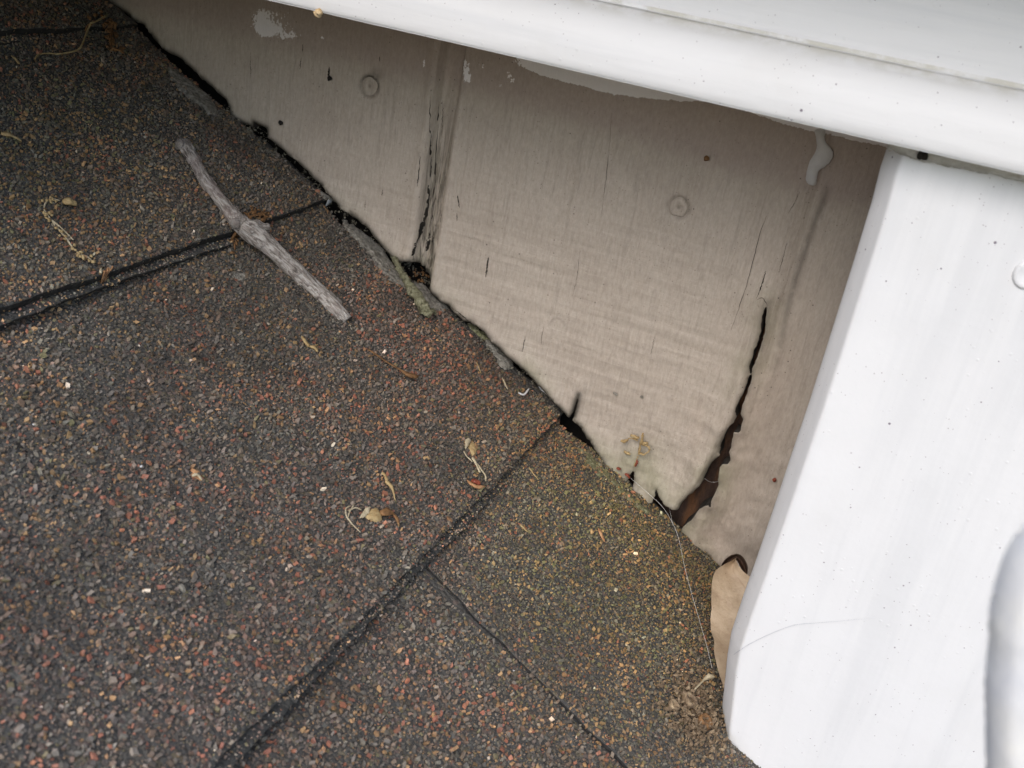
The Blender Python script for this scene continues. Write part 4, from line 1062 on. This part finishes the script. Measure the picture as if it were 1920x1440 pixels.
def loose_crumbs():
    rs_ = np.random.RandomState(19); pts = []; sz = []
    for k in range(900):      # fine litter along the joint of the lower shingle
        t = rs_.random(); d = abs(rs_.normal()) * 26
        px = 1150 + t * 200 - d * 0.72; py = 930 + t * 165 + d * 0.7
        pts.append((px, py)); sz.append(rs_.uniform(0.8, 2.6))
    for k in range(500):
        pts.append((rs_.normal(1240, 60), rs_.normal(1130, 110))); sz.append(rs_.uniform(0.8, 2.2))
    o = crumbs('leaf_litter', pts, sz, mat_simple('ochre_litter', (0.11, 0.095, 0.04), (0.30, 0.23, 0.10), 700), None, 0.0006)
    tag(o, 'fine ochre plant litter scattered on the lower shingle below the siding', 'litter', kind='stuff')
loose_crumbs()
def joint_grit():
    rs_ = np.random.RandomState(29); L = np.array([p for p in EDGE_PX if 425 < p[0] < 1064 and p[1] < 790]); pts = []; sz = []
    for k in range(800):
        p = L[rs_.randint(0, len(L) - 1)] + rs_.normal(size=2) * 5; d = abs(rs_.normal()) * 10 + 3
        pts.append((p[0] - d * 0.7, p[1] + d * 0.72)); sz.append(rs_.uniform(0.8, 3.0))
    o = crumbs('grit', pts, sz, mat_simple('joint_grit_mix', (0.05, 0.045, 0.035), (0.17, 0.15, 0.11), 700, 0.9, 0.6, 0.0004, (1, 1, 1), (0.36, 0.34, 0.26)), None, 0.0006)
    tag(o, 'grey and tan grit collected along the joint between shingles and siding', 'grit', kind='stuff')
joint_grit()

# ------------------------------------------------------------------ small dry plant bits
def bits(root, name, items, mat):
    """several slivers as one part; each item is a list of (px, py, r)"""
    parts = []
    for it in items:
        S = spline(np.array(it, float), 12); P = np.array([roofp(px, py, r * 0.00018 + 0.0010) for px, py, r in S]); R = np.array([max(r, 0.3) * 0.0002 for _, _, r in S])
        parts.append(tube(P, R, 8, 0.7, len(parts) + 2, flat=0.6))
    v, f = join(parts); return np_mesh(name, v, f, mat, root)

def catkin(name, path, beads, label, mat_b, mat_t, cat='catkin', n_b=26, r_b=5.0, lift=0.0006, seed=1, group='dried catkins and flower strings'):
    root = empty(name, label, cat, group)
    simple_stick('thread', [(p[0], p[1], 1.6) for p in path], mat_t, None, None, lift, 0.4, 7, parent=root, n=60)
    rs_ = np.random.RandomState(seed); S = spline(np.array(path, float), 200); items = []
    for (t0, t1, r) in beads:
        m_ = max(3, int(n_b * (t1 - t0)))
        for k in range(m_):
            p = S[int(199 * rs_.uniform(t0, t1))]; a_ = rs_.uniform(0, 6.28); l = r * rs_.uniform(0.5, 1.1)
            q = p[:2] + rs_.normal(size=2) * r * 0.5
            items.append([(q[0], q[1], r * 0.22), (q[0] + l * 0.6 * np.cos(a_), q[1] + l * 0.6 * np.sin(a_), r * 0.42), (q[0] + l * 1.2 * np.cos(a_), q[1] + l * 1.2 * np.sin(a_), r * 0.1)])
    bits(root, 'bracts', items, mat_b)
    return root

c_ = catkin('dried_catkin', [(112, 376), (98, 374), (86, 380), (83, 392), (88, 402), (96, 412), (110, 430), (124, 447), (138, 466), (150, 476), (164, 482), (176, 494)], [(0.0, 0.2, 6), (0.28, 0.48, 6), (0.52, 0.78, 6), (0.8, 1.0, 7)],
            'curled ochre catkin string near the outer end of the upper course', M_STRAW, M_HUSK, seed=2, n_b=46)
bits(c_, 'pod', [[(118, 376, 5), (128, 378, 8), (137, 380, 7), (143, 382, 3)]], M_STRAW)
bits(c_, 'split_thread', [[(97, 412, 1.6), (118, 430, 1.4), (138, 450, 1.2)]], M_HUSK)
bits(c_, 'fallen_bract', [[(190, 503, 1.2), (188, 512, 2.4), (184, 522, 1.2)]], M_HUSK); bits(c_, 'orange_bract', [[(195, 508, 2), (200, 511, 3.4), (203, 514, 1.5)]], M_ORANGE)

catkin('dried_catkin', [(66, 110), (72, 102), (90, 100), (110, 101), (130, 98), (148, 92), (156, 78), (162, 62), (170, 46), (184, 38), (198, 30)], [(0.5, 0.62, 5), (0.66, 0.8, 6), (0.84, 1.0, 11)],
       'thin pale catkin string hanging in the dark under the eave', M_BROWNBIT, M_STRAW, seed=3, lift=0.002)
catkin('dried_catkin', [(205, 40), (209, 56), (208, 72), (209, 88), (228, 96)], [(0.0, 0.25, 9), (0.35, 0.75, 9), (0.85, 1.0, 7)],
       'stubby brown catkin in the darkest corner beside the siding', M_BROWNBIT, M_BROWNBIT, seed=4, n_b=46, lift=0.002)

r_ = empty('seed_husk', 'papery pale husk with long threads on the middle course', 'seed husk', 'papery husks on the middle course')
roof_patch('papery_scale', [(670, 976), (682, 956), (692, 953), (690, 966), (678, 975)], M_HUSK, 0.0008, None, None, res=0.0005, parent=r_, jag=0.5, base=0.001)
roof_patch('seed_body', [(690, 958), (704, 954), (714, 966), (716, 976), (704, 981), (690, 977), (682, 970)], M_STRAW, 0.0018, None, None, res=0.0005, parent=r_, jag=0.6, base=0.0004)
bits(r_, 'fibres', [[(650, 970, 1.2), (648, 955, 1.2), (656, 948, 1.0)], [(650, 968, 1.6), (660, 982, 1.5), (676, 998, 0.8)], [(654, 958, 1.4), (666, 952, 1.4), (678, 956, 1.2)], [(652, 974, 1.0), (655, 962, 1.0), (664, 945, 0.7)]], M_HUSK)
bits(r_, 'tail', [[(714, 962, 5), (728, 960, 6), (738, 964, 3), (745, 974, 3), (748, 986, 1.5)]], M_BROWNBIT)
bits(r_, 'tail_tip', [[(742, 968, 2.5), (746, 978, 2.5), (748, 987, 1.0)]], M_STRAW)

r_ = empty('seed_husk', 'pale winged husk beside a red seed at the lower edge of the middle course', 'seed husk', 'papery husks on the middle course')
roof_patch('papery_scale', [(868, 828), (876, 824), (880, 830), (876, 838), (870, 846)], M_HUSK, 0.0010, None, None, res=0.0005, parent=r_, jag=0.5, base=0.001)
roof_patch('wing', [(878, 832), (886, 828), (893, 838), (894, 848), (890, 862), (882, 852), (876, 842)], M_STRAW, 0.0012, None, None, res=0.0005, parent=r_, jag=0.6)
bits(r_, 'stalks', [[(870, 846, 1.6), (874, 854, 1.4), (886, 866, 1.4)], [(886, 858, 3.2), (893, 870, 3.0), (900, 886, 2.6)], [(892, 866, 1.6), (902, 880, 2.0), (910, 892, 2.2), (911, 902, 1.4)]], M_HUSK)
bits(r_, 'red_seed', [[(884, 900, 3), (892, 903, 6), (900, 906, 4)]], M_RED)
bits(r_, 'seed_shell', [[(876, 900, 1.4), (884, 908, 3.6), (896, 913, 4), (910, 912, 1.5)]], M_ORANGE)

r_ = empty('dry_chip', 'small bright orange triangular chip on the middle course', 'dry chip')
roof_patch('chip', [(354, 876), (362, 880), (374, 884), (379, 894), (381, 904), (370, 900), (358, 896), (357, 888)], M_ORANGE, 0.0015, None, None, res=0.0004, parent=r_, jag=0.6, curl=lambda x, y: 0.0 * x)
bits(r_, 'pale_rim', [[(360, 892, 1.5), (370, 890, 2.5), (379, 900, 1.2)]], M_HUSK)

def sliver(items, mat, label):
    r = empty('plant_sliver', label, 'plant sliver', 'loose dry slivers on the shingles'); bits(r, 'fibre', items, mat); return r
sliver([[(566, 630, 2), (572, 640, 4), (580, 650, 3)], [(576, 648, 2), (590, 652, 4), (596, 660, 2)], [(584, 650, 1.5), (596, 646, 1.5)]], M_STRAW, 'frayed straw shred on the middle course just below the twig end')
sliver([[(716, 886, 3), (722, 892, 3), (726, 902, 3)], [(724, 902, 4), (734, 912, 4), (738, 924, 2), (741, 938, 1)]], M_STRAW, 'bent straw sliver above the papery husk with threads')
sliver([[(690, 655, 1.5), (710, 668, 2), (730, 682, 2), (752, 694, 3), (764, 702, 6), (778, 706, 5), (784, 704, 2)]], M_BROWNBIT, 'thin dark stalk with a brown bud, right of the twig end')
sliver([[(2, 250, 3), (14, 252, 5), (26, 256, 3), (40, 264, 1.5)]], M_STRAW, 'tan sliver at the outer edge of the upper course')
sliver([[(22, 104, 2), (30, 112, 3), (36, 120, 2)]], M_STRAW, 'short tan sliver in shade above the upper course')
sliver([[(1122, 990, 2), (1128, 1004, 4), (1134, 1016, 1.5)]], M_ORANGE, 'orange pointed sliver on the lower shingle below the torn siding')
sliver([[(992, 876, 1.4), (1000, 888, 2), (1010, 900, 1)]], M_STRAW, 'thin curved straw on the lower shingle just under the middle edge')
sliver([[(976, 984, 2), (984, 992, 2.6), (990, 998, 1)]], M_STRAW, 'short pale straw in the middle of the lower shingle')
sliver([[(893, 678, 1), (898, 690, 1.6), (902, 700, 1)]], M_STRAW, 'tiny straw on the reddish part of the middle course')
sliver([[(972, 736, 1.5), (982, 740, 2.5), (992, 728, 1.5)]], M_WFLAKE, 'whitish curled shred near the wall end of the middle course')
sliver([[(942, 708, 1.5), (948, 722, 2), (952, 730, 1)]], M_HUSK, 'small pale straw left of the white crumbly flake')
r_ = empty('plant_litter', 'rusty brown plant litter caught behind the twig knot', 'litter')
rs_ = np.random.RandomState(8)
bits(r_, 'fibres', [[(x, y, 1.4), (x + dx * 0.5, y + dy * 0.5, 2.2), (x + dx, y + dy, 0.8)] for x, y, dx, dy in zip(rs_.normal(474, 12, 34), rs_.normal(404, 5, 34), rs_.normal(0, 9, 34), rs_.normal(0, 6, 34))], M_BROWNBIT)
r_ = empty('plant_litter', 'rusty crumbs hanging off the edge below the twig knot', 'litter')
bits(r_, 'fibres', [[(x, y, 1.2), (x + dx * 0.5, y + dy * 0.5, 2.4), (x + dx, y + dy, 0.8)] for x, y, dx, dy in zip(rs_.normal(440, 4, 14), rs_.normal(450, 9, 14), rs_.normal(0, 5, 14), rs_.normal(4, 6, 14))], M_BROWNBIT)
r_ = empty('plant_litter', 'rusty plant crumbs in the dark notch under the groove', 'litter')
bits(r_, 'fibres', [[(x, y, 1.2), (x + dx * 0.5, y + dy * 0.5, 2.2), (x + dx, y + dy, 0.8)] for x, y, dx, dy in zip(rs_.normal(790, 9, 22), rs_.normal(517, 9, 22), rs_.normal(0, 5, 22), rs_.normal(0, 5, 22))], M_BROWNBIT)

# white pebbles that stand out
def pebble(px, py, r, label):
    o = crumbs('pebble', [(px, py)], [r], M_WFLAKE, None); tag(o, label, 'pebble', 'white grains on the shingles'); 
    m = o.modifiers.new('round', 'SUBSURF'); m.levels = 1; m.render_levels = 1
pebble(62, 797, 4.800000000000001, 'brightest white grain, at the outer side of the middle course')
pebble(264, 876, 5, 'pale grain left of the orange chip')
pebble(427, 1110, 3.6, 'angular white grain in the lower part of the middle course')
pebble(536, 684, 4.5, 'grey-white round grain below the frayed straw shred')
pebble(398, 682, 5, 'pale grain left of the frayed straw shred')
pebble(168, 203, 4, 'tiny glinting grain high on the upper course')
pebble(962, 1258, 4.0, 'white grain beside the open joint')
pebble(17, 1156, 4.0, 'white grain at the outer edge low on the middle course')

# plant debris stuck to the siding
def wall_debris():
    root = empty('wall_litter', 'lacy tan plant litter with red seeds stuck on the torn siding edge', 'litter')
    def wt(items, name, mat):
        parts = []
        for it in items:
            S = spline(np.array(it, float), 10); P = np.array([wallp(px, py, -0.0034) for px, py, r in S]); R = np.array([max(r, 0.4) * 0.00029 for _, _, r in S]); parts.append(tube(P, R, 8, 1.2, len(parts) + 3, 0.9, flat=0.6))
        v, f = join(parts); np_mesh(name, v, f, mat, root)
    wt([[(1206, 812, 2.5), (1204, 822, 3.5), (1206, 832, 2.5)], [(1182, 816, 2), (1190, 819, 4), (1198, 822, 2)], [(1203, 824, 2), (1200, 838, 2.5), (1198, 852, 2)], [(1206, 832, 2), (1216, 838, 2), (1218, 846, 1.6)], [(1198, 850, 2), (1208, 852, 2), (1217, 846, 1.6)],
        [(1164, 826, 2), (1172, 827, 3.5), (1178, 824, 1.5)], [(1170, 846, 2), (1176, 850, 3.5), (1182, 852, 1.5)], [(1204, 834, 2), (1212, 830, 3), (1214, 836, 2)], [(1196, 856, 1.2), (1192, 866, 1.2), (1188, 876, 1)], [(1178, 822, 1.4), (1186, 822, 1.2), (1196, 826, 1.2)]], 'lace', M_STRAW)
    wt([[(1195, 862, 1.5), (1194, 868, 3.6), (1192, 874, 2)]], 'red_seed', M_RED); wt([[(1157, 876, 2), (1160, 879, 4), (1164, 880, 2)]], 'red_seed', M_RED); wt([[(1172, 888, 2), (1177, 891, 4), (1181, 896, 2)]], 'red_seed', M_RED)
wall_debris()
def wall_speck(px, py, r, mat, label, el=1.0):
    c = wallp(px, py, -0.0012); S = np.array([c + np.array([-r, 0, 0.3 * r]) * 0.0002 * el, c, c + np.array([r, 0, -0.3 * r]) * 0.0002 * el]); v, q, t = tube(spline(S, 9), [0.00006 * r, 0.00013 * r, 0.00018 * r, 0.0002 * r, 0.0002 * r, 0.0002 * r, 0.00018 * r, 0.00013 * r, 0.00006 * r], 9, 0.7, int(px))
    tag(np_mesh('speck', v, [q, t], mat), label, 'speck', 'specks stuck on the siding')
wall_speck(1325, 297, 5, M_BROWNBIT, 'dark brown speck on the siding left of the white paint drip')
wall_speck(1452, 900, 4, M_RED, 'dark red speck on the siding between crack and corner board')
wall_speck(526, 230, 5, M_FELT, 'black chip on the siding low beside the notch')
wall_speck(618, 147, 5, M_FELT, 'black knot in the split left of the upper nail head')
wall_speck(1154, 738, 3, M_CEMENT, 'grey curl stuck on the siding above the lacy litter', 1.8)
wall_speck(1203, 744, 3, M_CEMENT, 'grey speck on the siding above the lacy litter')
def cocoon():
    P = np.array([wallp(px, py, -0.1010) for px, py in ((592, 32), (597, 24), (600, 16))]); v, q, t = tube(spline(P, 14), np.array([1, 4, 6, 7.5, 8, 8, 8, 8, 7.5, 7, 6, 5, 3.5, 1]) * 0.00016, 12, 0.3, 2)
    tag(np_mesh('cocoon', v, [q, t], mat_simple('tan_cocoon', (0.50, 0.33, 0.15), (0.66, 0.50, 0.30), 400)), 'tiny tan cocoon on the moulding of the eave', 'cocoon')
cocoon()

# spider silk
def silk(pts, label, r=0.00006):
    P = spline(np.array(pts), 70); v, q, t = tube(P, r, 6)
    tag(np_mesh('spider_silk', v, [q, t], M_SILK), label, 'silk thread', 'spider threads')
silk([wallp(1183, 897, -0.004), wallp(1212, 922, -0.006), wallp(1240, 948, -0.010), wallp(1258, 975, -0.014), roofp(1272, 1008, 0.006), roofp(1283, 1060, 0.006), roofp(1296, 1110, 0.006), roofp(1312, 1165, 0.005), roofp(1325, 1210, 0.005), roofp(1335, 1252, 0.004)],
     'long white spider thread from the torn siding down to the corner board')
silk([wallp(1321, 897, -0.004), wallp(1330, 903, -0.001), wallp(1340, 904, 0.001), wallp(1350, 902, -0.002)], 'short spider thread spanning the hole in the siding', 0.00005)
silk([wallp(1245, 938, -0.003), roofp(1252, 945, 0.003), roofp(1256, 958, 0.003), roofp(1262, 985, 0.002)], 'fine spider thread across the brown rot hole', 0.00004)
